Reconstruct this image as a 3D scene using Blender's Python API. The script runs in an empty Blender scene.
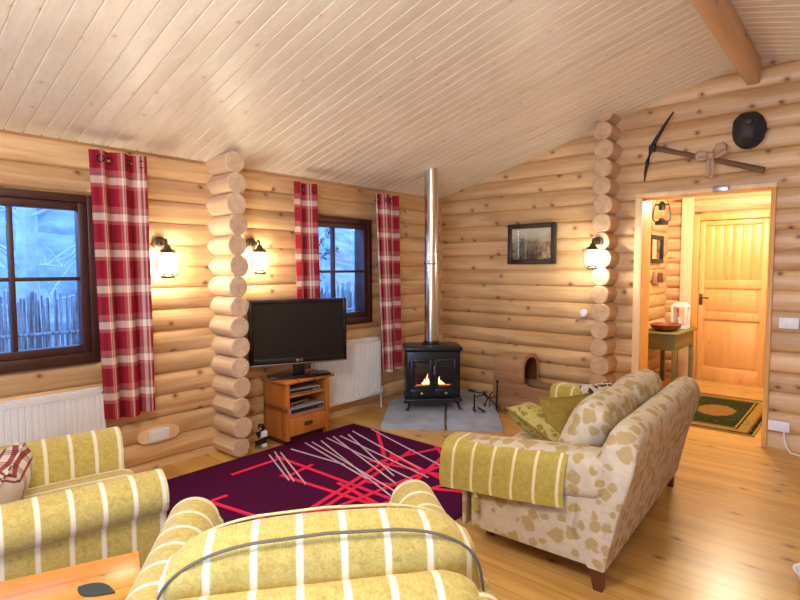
import bpy, bmesh, math, random
from mathutils import Vector, Matrix
random.seed(7)
SC = bpy.context.scene
COL = SC.collection
PI = math.pi

# ------------------------------------------------------------------ node helpers
def newmat(name):
    m = bpy.data.materials.new(name); m.use_nodes = True
    nt = m.node_tree
    return m, nt, nt.nodes['Principled BSDF']
def N(nt, t, **kw):
    n = nt.nodes.new(t)
    for k, v in kw.items(): setattr(n, k, v)
    return n
def L(nt, a, b): nt.links.new(a, b)
def setin(nt, sock, v):
    if hasattr(v, 'is_output'): nt.links.new(v, sock)
    else: sock.default_value = v
def math_(nt, op, a, b=0.0, c=None):
    n = N(nt, 'ShaderNodeMath', operation=op)
    setin(nt, n.inputs[0], a); setin(nt, n.inputs[1], b)
    if c is not None: setin(nt, n.inputs[2], c)
    return n.outputs[0]
def ramp(nt, fac, stops, interp='LINEAR'):
    n = N(nt, 'ShaderNodeValToRGB'); cr = n.color_ramp; cr.interpolation = interp
    while len(cr.elements) > 1: cr.elements.remove(cr.elements[-1])
    cr.elements[0].position = stops[0][0]; cr.elements[0].color = (*stops[0][1], 1)
    for p, c in stops[1:]:
        e = cr.elements.new(p); e.color = (*c, 1)
    L(nt, fac, n.inputs[0]); return n.outputs[0]
def mix(nt, fac, a, b, blend='MIX'):
    n = N(nt, 'ShaderNodeMix', data_type='RGBA', blend_type=blend)
    setin(nt, n.inputs[0], fac)
    for s, v in ((n.inputs[6], a), (n.inputs[7], b)):
        if isinstance(v, tuple): s.default_value = (*v, 1)
        else: nt.links.new(v, s)
    return n.outputs[2]
def objco(nt): return N(nt, 'ShaderNodeTexCoord').outputs['Object']
def uvco(nt): return N(nt, 'ShaderNodeTexCoord').outputs['UV']
def mapping(nt, vec, scale=(1, 1, 1), loc=(0, 0, 0)):
    n = N(nt, 'ShaderNodeMapping'); n.inputs['Scale'].default_value = scale; n.inputs['Location'].default_value = loc
    L(nt, vec, n.inputs[0]); return n.outputs[0]
def noise(nt, vec, scale=5, detail=4, rough=.55, dist=0.0):
    n = N(nt, 'ShaderNodeTexNoise'); n.inputs['Scale'].default_value = scale
    n.inputs['Detail'].default_value = detail; n.inputs['Roughness'].default_value = rough; n.inputs['Distortion'].default_value = dist
    L(nt, vec, n.inputs['Vector']); return n.outputs[0]
def bump(nt, b, h, strength=.3, dist=.005):
    n = N(nt, 'ShaderNodeBump'); n.inputs['Strength'].default_value = strength; n.inputs['Distance'].default_value = dist
    L(nt, h, n.inputs['Height']); L(nt, n.outputs[0], b.inputs['Normal'])
def srgb(r, g, b):
    f = lambda c: (c/255/12.92) if c/255 <= .04045 else ((c/255+.055)/1.055)**2.4
    return (f(r), f(g), f(b))

def plain(name, col, rough=.5, metal=0.0, spec=.5, bumpy=0.0, bscale=60, vary=0.0):
    m, nt, b = newmat(name)
    b.inputs['Base Color'].default_value = (*col, 1); b.inputs['Roughness'].default_value = rough
    b.inputs['Metallic'].default_value = metal; b.inputs['Specular IOR Level'].default_value = spec
    if bumpy or vary:
        co = objco(nt); nz = noise(nt, co, bscale, 4)
        if bumpy: bump(nt, b, nz, bumpy, .004)
        if vary:
            n2 = noise(nt, co, bscale*.25, 3)
            L(nt, ramp(nt, n2, [(.3, tuple(c*(1-vary) for c in col)), (.7, tuple(min(1, c*(1+vary)) for c in col))]), b.inputs['Base Color'])
    return m
def emit(name, col, strength):
    m, nt, b = newmat(name)
    b.inputs['Base Color'].default_value = (*col, 1)
    b.inputs['Emission Color'].default_value = (*col, 1); b.inputs['Emission Strength'].default_value = strength
    return m
def wood(name, dark, light, knot, axis, grain=1.0, knots=None, rough=.5, plank=None, groove=0.0, jitter=.12, knot_r=.08, kd=.75, seed=0.0, prob=.3):
    m, nt, b = newmat(name); co = objco(nt)
    ai = 'xyz'.index(axis)
    sc = [9*grain]*3; sc[ai] = .9*grain
    sep = N(nt, 'ShaderNodeSeparateXYZ'); L(nt, co, sep.inputs[0])
    vec = mapping(nt, co, tuple(sc), (seed, seed*2, seed*3))
    if plank:
        pax, pitch, off = plank
        t = math_(nt, 'DIVIDE', math_(nt, 'SUBTRACT', sep.outputs['xyz'.index(pax)], off), pitch)
        wn = N(nt, 'ShaderNodeTexWhiteNoise', noise_dimensions='1D'); L(nt, math_(nt, 'FLOOR', t), wn.inputs['W'])
        cmb = N(nt, 'ShaderNodeCombineXYZ'); setin(nt, cmb.inputs[ai], math_(nt, 'MULTIPLY', wn.outputs[0], 37.0))
        va = N(nt, 'ShaderNodeVectorMath', operation='ADD'); L(nt, vec, va.inputs[0]); L(nt, cmb.outputs[0], va.inputs[1]); vec = va.outputs[0]
    n1 = noise(nt, vec, 1.0, 6, .6, .6)
    big = noise(nt, mapping(nt, vec, (.35, .35, .35)), 1.0, 2)
    fine = noise(nt, mapping(nt, vec, tuple(1.0 if i == ai else 6.0 for i in range(3))), 1.0, 3, .6)
    f = math_(nt, 'ADD', math_(nt, 'ADD', math_(nt, 'MULTIPLY', n1, .5), math_(nt, 'MULTIPLY', big, .3)), math_(nt, 'MULTIPLY', fine, .2))
    col = ramp(nt, f, [(.38, dark), (.60, light)])
    if plank:
        v = math_(nt, 'ADD', math_(nt, 'MULTIPLY', wn.outputs[0], 2*jitter), 1-jitter)
        hv = N(nt, 'ShaderNodeHueSaturation'); L(nt, col, hv.inputs['Color']); L(nt, v, hv.inputs['Value']); col = hv.outputs[0]
    if knots:
        cax = knots[2]
        al = math_(nt, 'MULTIPLY', sep.outputs[ai], knots[0])
        if plank: al = math_(nt, 'ADD', al, math_(nt, 'MULTIPLY', wn.outputs[0], 53.0))
        cr = math_(nt, 'ADD', math_(nt, 'MULTIPLY', sep.outputs['xyz'.index(cax)], knots[1]), seed)
        kv = N(nt, 'ShaderNodeCombineXYZ'); L(nt, al, kv.inputs[0]); L(nt, cr, kv.inputs[1])
        dn = N(nt, 'ShaderNodeTexNoise'); dn.inputs['Scale'].default_value = 3.0; L(nt, kv.outputs[0], dn.inputs['Vector'])
        vm = N(nt, 'ShaderNodeVectorMath', operation='MULTIPLY_ADD'); L(nt, dn.outputs['Color'], vm.inputs[0]); vm.inputs[1].default_value = (.12, .12, .12); L(nt, kv.outputs[0], vm.inputs[2])
        vo = N(nt, 'ShaderNodeTexVoronoi', voronoi_dimensions='2D'); vo.inputs['Scale'].default_value = 1.0; L(nt, vm.outputs[0], vo.inputs['Vector'])
        k = ramp(nt, vo.outputs['Distance'], [(knot_r*.45, (kd,)*3), (knot_r, (kd*.35,)*3), (knot_r*2.0, (0,)*3)])
        cs = N(nt, 'ShaderNodeSeparateColor'); L(nt, vo.outputs['Color'], cs.inputs[0])
        kk = math_(nt, 'MULTIPLY', k, math_(nt, 'LESS_THAN', cs.outputs[0], prob))
        halo = ramp(nt, vo.outputs['Distance'], [(knot_r, (.35,)*3), (knot_r*3.2, (0,)*3)])
        col = mix(nt, math_(nt, 'MULTIPLY', halo, math_(nt, 'LESS_THAN', cs.outputs[0], prob)), col, dark)
        col = mix(nt, kk, col, knot)
    if groove and plank:
        fr = math_(nt, 'FRACT', t)
        d = math_(nt, 'MINIMUM', fr, math_(nt, 'SUBTRACT', 1.0, fr))
        g = ramp(nt, d, [(groove*.4, (.38, .3, .22)), (groove, (1, 1, 1))])
        col = mix(nt, 1.0, col, g, 'MULTIPLY')
    L(nt, col, b.inputs['Base Color']); b.inputs['Roughness'].default_value = rough
    bump(nt, b, n1, .12, .003)
    return m
def striped(name, base, base2, stripe, pitch=.107, width=.2, phase=.5):
    m, nt, b = newmat(name); uv = uvco(nt)
    sep = N(nt, 'ShaderNodeSeparateXYZ'); L(nt, uv, sep.inputs[0])
    t = math_(nt, 'FRACT', math_(nt, 'ADD', math_(nt, 'DIVIDE', sep.outputs[0], pitch), phase))
    d = math_(nt, 'ABSOLUTE', math_(nt, 'SUBTRACT', t, .5))
    s = ramp(nt, d, [(width*.5-.02, (1, 1, 1)), (width*.5+.02, (0, 0, 0))])
    co = objco(nt)
    n1 = noise(nt, mapping(nt, co, (1, 1, 1)), 45, 5, .7, 1.0); n2 = noise(nt, uv, 260, 2)
    f = math_(nt, 'ADD', math_(nt, 'MULTIPLY', n1, .6), math_(nt, 'MULTIPLY', n2, .4))
    col = mix(nt, s, ramp(nt, f, [(.36, base), (.64, base2)]), stripe)
    L(nt, col, b.inputs['Base Color']); b.inputs['Roughness'].default_value = .85; b.inputs['Specular IOR Level'].default_value = .15
    b.inputs['Sheen Weight'].default_value = .2
    bump(nt, b, f, .35, .004)
    return m
def floral(name, ground, blob, blob2, scale=12.0, r=.4):
    m, nt, b = newmat(name); co = objco(nt)
    dn = N(nt, 'ShaderNodeTexNoise'); dn.inputs['Scale'].default_value = scale*1.6; dn.inputs['Detail'].default_value = 3; L(nt, co, dn.inputs['Vector'])
    vm = N(nt, 'ShaderNodeVectorMath', operation='MULTIPLY_ADD'); L(nt, dn.outputs['Color'], vm.inputs[0]); vm.inputs[1].default_value = (.045,)*3; L(nt, co, vm.inputs[2])
    vo = N(nt, 'ShaderNodeTexVoronoi'); vo.inputs['Scale'].default_value = scale; vo.inputs['Randomness'].default_value = .75; L(nt, vm.outputs[0], vo.inputs['Vector'])
    sz = N(nt, 'ShaderNodeSeparateColor'); L(nt, vo.outputs['Color'], sz.inputs[0])
    dd = math_(nt, 'ADD', vo.outputs['Distance'], math_(nt, 'MULTIPLY', sz.outputs[0], .22))
    k = ramp(nt, dd, [(r, (1, 1, 1)), (r+.06, (0, 0, 0))])
    petals = noise(nt, co, 85, 3)
    bc = mix(nt, petals, blob, blob2)
    gr = ramp(nt, noise(nt, co, 30, 4), [(.35, tuple(c*.86 for c in ground)), (.65, ground)])
    col = mix(nt, k, gr, bc)
    L(nt, col, b.inputs['Base Color']); b.inputs['Roughness'].default_value = .85; b.inputs['Specular IOR Level'].default_value = .15
    bump(nt, b, noise(nt, co, 220, 2), .2, .003)
    return m
def plaid(name):
    m, nt, b = newmat(name); uv = uvco(nt)
    sep = N(nt, 'ShaderNodeSeparateXYZ'); L(nt, uv, sep.inputs[0])
    red, wine, pink, cream, grey = srgb(152, 36, 52), srgb(104, 24, 46), srgb(190, 106, 108), srgb(236, 222, 206), srgb(150, 112, 112)
    tv = math_(nt, 'FRACT', math_(nt, 'DIVIDE', sep.outputs[1], .232))
    tu = math_(nt, 'FRACT', math_(nt, 'DIVIDE', sep.outputs[0], .19))
    cv = ramp(nt, tv, [(0, red), (.42, pink), (.52, cream), (.72, grey), (.80, pink), (.92, red)], 'CONSTANT')
    cu = ramp(nt, tu, [(0, red), (.34, wine), (.46, red), (.56, pink), (.66, cream), (.74, grey), (.82, cream), (.88, pink), (.94, red)], 'CONSTANT')
    col = mix(nt, .48, cv, cu)
    n = noise(nt, uv, 300, 2)
    L(nt, mix(nt, .25, col, mix(nt, n, wine, cream), 'OVERLAY'), b.inputs['Base Color'])
    b.inputs['Roughness'].default_value = .9; b.inputs['Specular IOR Level'].default_value = .1
    return m
def glassmat(name, tint=(1, 1, 1), refl=.12, rough=.0):
    m = bpy.data.materials.new(name); m.use_nodes = True; nt = m.node_tree; nt.nodes.clear()
    o = N(nt, 'ShaderNodeOutputMaterial'); mx = N(nt, 'ShaderNodeMixShader'); tr = N(nt, 'ShaderNodeBsdfTransparent'); gl = N(nt, 'ShaderNodeBsdfGlossy')
    tr.inputs[0].default_value = (*tint, 1); gl.inputs['Roughness'].default_value = rough
    mx.inputs[0].default_value = refl
    L(nt, tr.outputs[0], mx.inputs[1]); L(nt, gl.outputs[0], mx.inputs[2]); L(nt, mx.outputs[0], o.inputs[0])
    return m

# ------------------------------------------------------------------ mesh helpers
def box(bm, x0, x1, y0, y1, z0, z1, mi=0, bev=0.0, seg=2):
    t = bmesh.new()
    vs = [t.verts.new((x, y, z)) for z in (z0, z1) for y in (y0, y1) for x in (x0, x1)]
    for f in ((0, 2, 3, 1), (4, 5, 7, 6), (0, 1, 5, 4), (2, 6, 7, 3), (0, 4, 6, 2), (1, 3, 7, 5)): t.faces.new([vs[i] for i in f])
    if bev: bmesh.ops.bevel(t, geom=list(t.edges), offset=bev, segments=seg, affect='EDGES', profile=.5, clamp_overlap=True)
    merge(bm, t, mi)
def merge(bm, t, mi=0, mat=None):
    if mat is not None: bmesh.ops.transform(t, matrix=mat, verts=t.verts)
    vm = {v: bm.verts.new(v.co) for v in t.verts}
    for f in t.faces:
        try:
            nf = bm.faces.new([vm[v] for v in f.verts]); nf.material_index = mi
        except ValueError: pass
    t.free()
def ring(c, d, r, n, up=None):
    d = d.normalized(); up = up or (Vector((0, 0, 1)) if abs(d.z) < .95 else Vector((1, 0, 0)))
    a = d.cross(up).normalized(); b_ = d.cross(a).normalized()
    return [c + a*(r*math.cos(2*PI*i/n)) + b_*(r*math.sin(2*PI*i/n)) for i in range(n)]
def tube(bm, pts, r, n=10, closed=False, caps=True, mi=0):
    pts = [Vector(p) for p in pts]; k = len(pts)
    rs = r if isinstance(r, (list, tuple)) else [r]*k
    rows = []
    for i, p in enumerate(pts):
        if closed: d = pts[(i+1) % k]-pts[i-1]
        else: d = pts[min(i+1, k-1)]-pts[max(i-1, 0)]
        rows.append([bm.verts.new(q) for q in ring(p, d, rs[i], n)])
    m = k if closed else k-1
    for i in range(m):
        A, B = rows[i], rows[(i+1) % k]
        for j in range(n):
            f = bm.faces.new((A[j], A[(j+1) % n], B[(j+1) % n], B[j])); f.material_index = mi
    if caps and not closed:
        for rr, rev in ((rows[0], False), (rows[-1], True)):
            f = bm.faces.new(rr if rev else rr[::-1]); f.material_index = mi
def lathe(bm, prof, c=(0, 0, 0), n=24, mi=0, axis='z', capends=True):
    cx, cy, cz = c; rows = []
    for r, h in prof:
        row = []
        for i in range(n):
            a = 2*PI*i/n; u, v = r*math.cos(a), r*math.sin(a)
            p = {'z': (cx+u, cy+v, cz+h), 'x': (cx+h, cy+u, cz+v), 'y': (cx+v, cy+h, cz+u)}[axis]
            row.append(bm.verts.new(p))
        rows.append(row)
    for A, B in zip(rows, rows[1:]):
        for j in range(n):
            f = bm.faces.new((A[j], A[(j+1) % n], B[(j+1) % n], B[j])); f.material_index = mi
    if capends:
        f = bm.faces.new(rows[0][::-1]); f.material_index = mi
        f = bm.faces.new(rows[-1]); f.material_index = mi
def prism(bm, poly, a, b, axis='z', mi=0):
    def P(u, v, h): return {'z': (u, v, h), 'y': (u, h, v), 'x': (h, u, v)}[axis]
    A = [bm.verts.new(P(u, v, a)) for u, v in poly]; B = [bm.verts.new(P(u, v, b)) for u, v in poly]
    n = len(poly)
    for i in range(n):
        f = bm.faces.new((A[i], A[(i+1) % n], B[(i+1) % n], B[i])); f.material_index = mi
    f = bm.faces.new(A[::-1]); f.material_index = mi
    f = bm.faces.new(B); f.material_index = mi
def soft(bm, a, r, n=14, puff=(0, 0, 0), fn=None, mat=None, mi=0):
    """rounded upholstered block: half sizes a, edge radius r, faces puffed out"""
    t = bmesh.new(); bmesh.ops.create_cube(t, size=2.0)
    bmesh.ops.subdivide_edges(t, edges=list(t.edges), cuts=n, use_grid_fill=True)
    a = Vector(a)
    for v in t.verts:
        p = v.co.copy(); q = Vector((p.x*a.x, p.y*a.y, p.z*a.z))
        inn = Vector([max(-(a[i]-min(r, a[i])), min(a[i]-min(r, a[i]), q[i])) for i in range(3)])
        d = q-inn
        if d.length > 1e-9: q = inn + d.normalized()*min(r, min(a))
        for i in range(3):
            j, k = (i+1) % 3, (i+2) % 3
            if puff[i] and abs(p[i]) > .5: q[i] += math.copysign(puff[i]*(1-p[j]**2)*(1-p[k]**2), p[i])
        if fn: q = Vector(fn(q, p))
        v.co = q
    merge(bm, t, mi, mat)
def obj(name, bm, mats, parent=None, smooth=35, uv=None, loc=None):
    bmesh.ops.recalc_face_normals(bm, faces=bm.faces)
    me = bpy.data.meshes.new(name)
    if uv:
        lay = bm.loops.layers.uv.new('UVMap')
        for f in bm.faces:
            for l in f.loops: l[lay].uv = uv(l.vert.co, f)
    bm.to_mesh(me); bm.free()
    for m in (mats if isinstance(mats, (list, tuple)) else [mats]): me.materials.append(m)
    if smooth:
        for p in me.polygons: p.use_smooth = True
        me.set_sharp_from_angle(angle=math.radians(smooth))
    o = bpy.data.objects.new(name, me); COL.objects.link(o)
    if parent is not None: o.parent = parent
    if loc is not None: o.location = loc
    return o
def tag(o, label, cat, group=None):
    o['label'] = label; o['category'] = cat
    if group: o['group'] = group
    return o
def thing(name, label, cat, loc=(0, 0, 0), rz=0.0, group=None, rot=None):
    o = bpy.data.objects.new(name, None); COL.objects.link(o); o.empty_display_size = .1
    o.location = loc; o.rotation_euler = rot if rot else (0, 0, rz)
    return tag(o, label, cat, group)
def struct(o, label=None):
    o['kind'] = 'structure'
    if label: o['label'] = label
    return o
def sempty(name):
    o = bpy.data.objects.new(name, None); COL.objects.link(o); o['kind'] = 'structure'; return o
def arc(cx, cy, r, a0, a1, n):
    return [(cx+r*math.cos(math.radians(a0+(a1-a0)*i/n)), cy+r*math.sin(math.radians(a0+(a1-a0)*i/n))) for i in range(n+1)]

# ------------------------------------------------------------------ materials
XL, YG = -3.85, 5.12            # joint planes of the left wall and of the gable wall
PL, OL = .1565, .045            # log courses, left wall
PG, OG = .1600, .130            # log courses, gable wall
LD, LL, KN = srgb(182, 137, 90), srgb(228, 192, 145), srgb(88, 46, 22)
M_logY = wood('pine_log_left', LD, LL, KN, 'y', 1.0, (5.0, 6.4, 'z'), .42, ('z', PL, OL), 0, .08, .085, .85, prob=.30)
M_logX = wood('pine_log_gable', LD, LL, KN, 'x', 1.0, (5.2, 6.25, 'z'), .42, ('z', PG, OG), 0, .08, .085, .85, seed=3.1, prob=.34)
M_end = wood('log_end_grain', srgb(192, 160, 128), srgb(224, 198, 168), srgb(150, 96, 58), 'x', 1.4, None, .6)
M_endY = wood('log_end_grain_gable', srgb(186, 148, 112), srgb(218, 186, 150), srgb(120, 70, 40), 'y', 1.4, None, .55)
M_ceil = wood('ceiling_boards', srgb(226, 215, 192), srgb(244, 236, 220), srgb(178, 136, 96), 'x', 1.0, (8.0, 10.5, 'y'), .4, ('y', .095, 0.0), 0, .03, .085, .5, prob=.10)
M_floor = wood('floor_boards', srgb(170, 124, 60), srgb(212, 170, 100), srgb(84, 44, 16), 'x', .7, (4.2, 7.4, 'y'), .3, ('y', .135, .02), .012, .04, .10, .85, prob=.24)
M_beam = wood('beam_pine', srgb(204, 164, 122), srgb(228, 194, 154), KN, 'y', 1.0, (1.8, 7, 'z'), .45)
M_trim = wood('planed_pine_orange', srgb(206, 146, 76), srgb(228, 174, 100), srgb(130, 72, 30), 'z', 1.0, (2, 9, 'y'), .4)
M_trimpale = wood('planed_pine_pale', srgb(222, 186, 140), srgb(238, 208, 166), srgb(160, 110, 70), 'z', 1.0, None, .5)
M_door = wood('door_pine', srgb(214, 152, 84), srgb(232, 176, 104), srgb(150, 90, 42), 'z', .8, (2.4, 9, 'x'), .38, None, 0, .1, .06, .5)
M_cab = wood('cabinet_pine', srgb(168, 96, 38), srgb(198, 124, 56), srgb(84, 42, 16), 'z', 1.2, (4, 9, 'y'), .33)
M_table = wood('table_pine', srgb(206, 122, 46), srgb(232, 154, 70), srgb(96, 50, 20), 'y', 1.2, (6, 9, 'x'), .3, ('x', .11, 0.0), .02, .05)
M_cradle = wood('cradle_wood', srgb(138, 100, 70), srgb(182, 140, 104), srgb(80, 46, 24), 'x', 1.3, (4, 9, 'z'), .5)
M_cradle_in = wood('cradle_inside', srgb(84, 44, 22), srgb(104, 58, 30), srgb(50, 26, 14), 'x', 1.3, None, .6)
M_window = plain('dark_window_wood', srgb(66, 34, 30), .4, vary=.2, bscale=30)
M_white = plain('white_enamel', srgb(228, 228, 232), .35)
M_plastic = plain('white_plastic', srgb(234, 234, 240), .35)
M_black = plain('black_iron', (.012, .012, .014), .42, .3, bumpy=.15, bscale=120)
M_stove = plain('black_stove_enamel', (.012, .014, .022), .28, .2, bumpy=.05, bscale=90)
M_steel = plain('stainless_flue', (.72, .71, .69), .2, 1.0)
M_dsteel = plain('dull_steel', (.42, .41, .4), .35, 1.0)
M_bronze = plain('lantern_bronze', (.10, .085, .05), .4, .8, bumpy=.1)
M_tv = plain('tv_gloss_black', (.008, .008, .01), .16)
M_screen = plain('tv_screen_glass', (.006, .006, .008), .3)
M_silver = plain('silver_plastic', srgb(168, 168, 172), .35, .4)
M_dark = plain('dark_hole', (.006, .006, .006), .7)
M_pane = glassmat('window_glass', (.96, .98, 1.0), .05)
M_lglass = glassmat('lantern_glass', (1, .99, .96), .06)
M_bulb = emit('lantern_bulb_glow', (1.0, .90, .70), 60)
def globe():
    m = bpy.data.materials.new('lit_frosted_globe'); m.use_nodes = True; nt = m.node_tree; nt.nodes.clear()
    o = N(nt, 'ShaderNodeOutputMaterial'); mx = N(nt, 'ShaderNodeMixShader'); tr = N(nt, 'ShaderNodeBsdfTransparent'); em = N(nt, 'ShaderNodeEmission')
    em.inputs[0].default_value = (1, .95, .82, 1); em.inputs[1].default_value = 3.5; mx.inputs[0].default_value = .45
    L(nt, tr.outputs[0], mx.inputs[1]); L(nt, em.outputs[0], mx.inputs[2]); L(nt, mx.outputs[0], o.inputs[0]); return m
M_globe = globe()
M_stripe = striped('striped_upholstery', srgb(164, 144, 70), srgb(200, 182, 112), srgb(224, 216, 196), width=.155)
M_throw = striped('striped_throw', srgb(156, 138, 58), srgb(186, 168, 90), srgb(220, 206, 160), .112, .13, .2)
M_pipe = plain('piping_dark', srgb(104, 96, 86), .8)
M_pipe2 = plain('piping_pale', srgb(206, 198, 150), .8)
M_floral = floral('floral_upholstery', srgb(200, 186, 164), srgb(156, 138, 88), srgb(184, 160, 120), 14.0, .50)
M_floralcush = floral('floral_cushion', srgb(184, 170, 104), srgb(124, 108, 42), srgb(150, 126, 58), 26, .42)
M_olive = plain('olive_velvet', srgb(134, 112, 48), .8, spec=.15, bumpy=.2, bscale=160, vary=.12)
M_legwood = plain('dark_leg_wood', srgb(86, 40, 22), .35, vary=.2, bscale=30)
M_plaid = plaid('red_plaid_curtain')
M_purple = plain('rug_purple_pile', srgb(74, 18, 58), .95, spec=.05, bumpy=.5, bscale=300, vary=.2)
M_pink = plain('rug_pink_line', srgb(226, 46, 88), .95, spec=.05, bumpy=.4, bscale=300)
M_rwhite = plain('rug_white_line', srgb(206, 184, 208), .95, spec=.05, bumpy=.4, bscale=300)
M_slate = plain('hearth_slate', srgb(158, 170, 192), .6, bumpy=.5, bscale=26, vary=.16)
M_green = plain('green_paint', srgb(112, 106, 58), .5, vary=.1, bscale=20)
M_tray = plain('tray_redwood', srgb(128, 58, 24), .4, vary=.2, bscale=26)
M_leaf = plain('dark_green_leaf', srgb(44, 54, 44), .45, vary=.2, bscale=40)

# ------------------------------------------------------------------ room shell
EAVE_X, EAVE_Z, RIDGE_X, RIDGE_Z, RIGHT_X, BACK_Y = -3.85, 2.245, -.745, 3.08, 2.34, -2.3
def zprof(pitch, off, z0, z1, extra=()):
    zs = set([z0, z1]); k0 = int((z0-off)//pitch)-1
    for k in range(k0, int((z1-off)//pitch)+2):
        for t in (0, .025, .07, .14, .24, .36, .5, .64, .76, .86, .93, .975):
            z = off+(k+t)*pitch
            if z0 < z < z1: zs.add(z)
    for e in extra: zs.add(e)
    return sorted(z for z in zs if z0-1e-9 <= z <= z1+1e-9)
def bulge(z, pitch, off, b=.031):
    t = ((z-off)/pitch) % 1.0
    return b*(1-abs(2*t-1)**2.3)**.62
def log_wall(name, axis, plane, sign, lo, hi, z0, z1, pitch, off, holes, mat, b=.032, top=None):
    ss = sorted(set([lo, hi]+[h[i] for h in holes for i in (0, 1)]))
    zs = zprof(pitch, off, z0, z1, [h[i] for h in holes for i in (2, 3)])
    fine = []
    for a, c in zip(ss, ss[1:]):
        n = max(1, int((c-a)/.5)); fine += [a+(c-a)*i/n for i in range(n)]
    fine.append(ss[-1])
    bm = bmesh.new(); vg = {}
    def V(i, j):
        if (i, j) not in vg:
            s, z = fine[i], zs[j]; d = plane+sign*bulge(z, pitch, off, b)
            vg[i, j] = bm.verts.new((d, s, z) if axis == 'y' else (s, d, z))
        return vg[i, j]
    for i in range(len(fine)-1):
        sm = (fine[i]+fine[i+1])/2
        for j in range(len(zs)-1):
            zm = (zs[j]+zs[j+1])/2
            if any(h[0] < sm < h[1] and h[2] < zm < h[3] for h in holes): continue
            if top and zm > top(sm)+.12: continue
            bm.faces.new((V(i, j), V(i+1, j), V(i+1, j+1), V(i, j+1)))
    return struct(obj(name, bm, mat, smooth=50))
W1 = (.40, 1.32, .825, 1.911); W2 = (2.985, 3.888, .885, 1.922); W3 = (-1.3, 1.5, .05, 2.1)
OPN = (-1.60, -.57, 0.0, 2.07)
slope = (RIDGE_Z-EAVE_Z)/(RIDGE_X-EAVE_X)
def roof(x): return EAVE_Z+slope*(x-EAVE_X) if x < RIDGE_X else RIDGE_Z-slope*(x-RIDGE_X)
log_wall('wall_left', 'y', XL, 1, BACK_Y, YG, -.01, 2.30, PL, OL, [W1, W2], M_logY)
log_wall('wall_far', 'x', YG, -1, XL, RIGHT_X, -.01, 3.25, PG, OG, [OPN], M_logX, top=roof)
log_wall('wall_right', 'y', RIGHT_X, -1, BACK_Y, YG, -.01, 2.30, PL, OL, [], M_logY)
log_wall('wall_back', 'x', BACK_Y, 1, XL, RIGHT_X, -.01, 3.25, PG, OG, [W3], M_logX, top=roof)
bm = bmesh.new(); box(bm, -4.0, 2.4, -2.45, 7.8, -.12, 0); struct(obj('floor', bm, M_floor, smooth=0))
# ceiling: V-jointed boards running up both slopes
bm = bmesh.new()
ys = []; y = BACK_Y-.05
k0 = math.floor(y/.095)
for k in range(k0, math.ceil(5.2/.095)):
    b0 = k*.095
    ys += [(b0, .007), (b0+.006, 0), (b0+.089, 0)]
for xa, xb in ((EAVE_X-.08, RIDGE_X), (RIDGE_X, RIGHT_X+.08)):
    A = [bm.verts.new((xa, yy, roof(xa)+d)) for yy, d in ys]; B = [bm.verts.new((xb, yy, RIDGE_Z+d) if abs(xb-RIDGE_X) < .01 else (xb, yy, roof(xb)+d)) for yy, d in ys]
    for i in range(len(ys)-1): bm.faces.new((A[i], A[i+1], B[i+1], B[i]))
bmesh.ops.remove_doubles(bm, verts=bm.verts, dist=.0005)
ob = obj('ceiling', bm, M_ceil, smooth=0); struct(ob)
bm = bmesh.new(); box(bm, -.792, -.70, BACK_Y, YG-.02, 2.88, 3.07, bev=.016, seg=3)
struct(obj('trim_1', bm, M_beam), 'squared pine ridge beam under the ceiling')

# log crossing on the left wall (stub ends of a partition) and on the gable wall
root = sempty('trim_2'); root.location = (XL, 2.20, 0); root['label'] = 'stack of round log ends standing out of the left wall between the two lit lanterns'
for k in range(15):
    z = .075+.1535*k
    L_ = [.31, .325, .32, .315, .32, .315, .32, .31, .315, .32, .315, .32, .315, .31, .30][k]
    r = [.078, .082, .08, .081, .079, .08, .081, .079, .08, .081, .078, .08, .081, .08, .08][k]
    bm = bmesh.new()
    seg = 8 if k in (0, 2) else 24
    # barrel that swells out of the wall, then an end face with a tiny chamfer
    lathe(bm, [(r*.98, 0), (r, .12), (r, L_-.006), (r-.007, L_)], (0, (.006 if k % 2 else -.004), z), seg, axis='x')
    obj('log_end', bm, M_end, root, smooth=25)
root = sempty('trim_3'); root.location = (-1.845, YG, 0); root['label'] = 'stack of round log ends standing out of the gable wall behind the lit lantern'
for k in range(17):
    z = .205+.164*k
    bm = bmesh.new(); r = .084+.002*(k % 3)
    lathe(bm, [(r-.008, -.255), (r, -.247), (r, -.1), (r, 0)], (.006*((k*7) % 3-1), 0, z), 24, axis='y')
    obj('log_end', bm, M_endY, root, smooth=25)

# lining of the hallway opening
bm = bmesh.new(); box(bm, -1.61, -1.548, 5.045, 5.07, 0, 2.06, 1, .006); box(bm, -1.59, -1.548, 5.07, 5.32, 0, 2.06, 0)
struct(obj('trim_4', bm, [M_trim, M_trimpale]), 'orange pine lining on the left side of the hallway opening')
bm = bmesh.new(); box(bm, -.60, -.565, 5.065, 5.32, 0, 2.07, 0, .004)
struct(obj('trim_5', bm, M_trim), 'pine lining on the right side of the hallway opening')
bm = bmesh.new(); box(bm, -1.61, -.56, 5.06, 5.32, 2.06, 2.10, 0, .006)
struct(obj('trim_6', bm, M_trimpale), 'pale pine lintel over the hallway opening')

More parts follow.
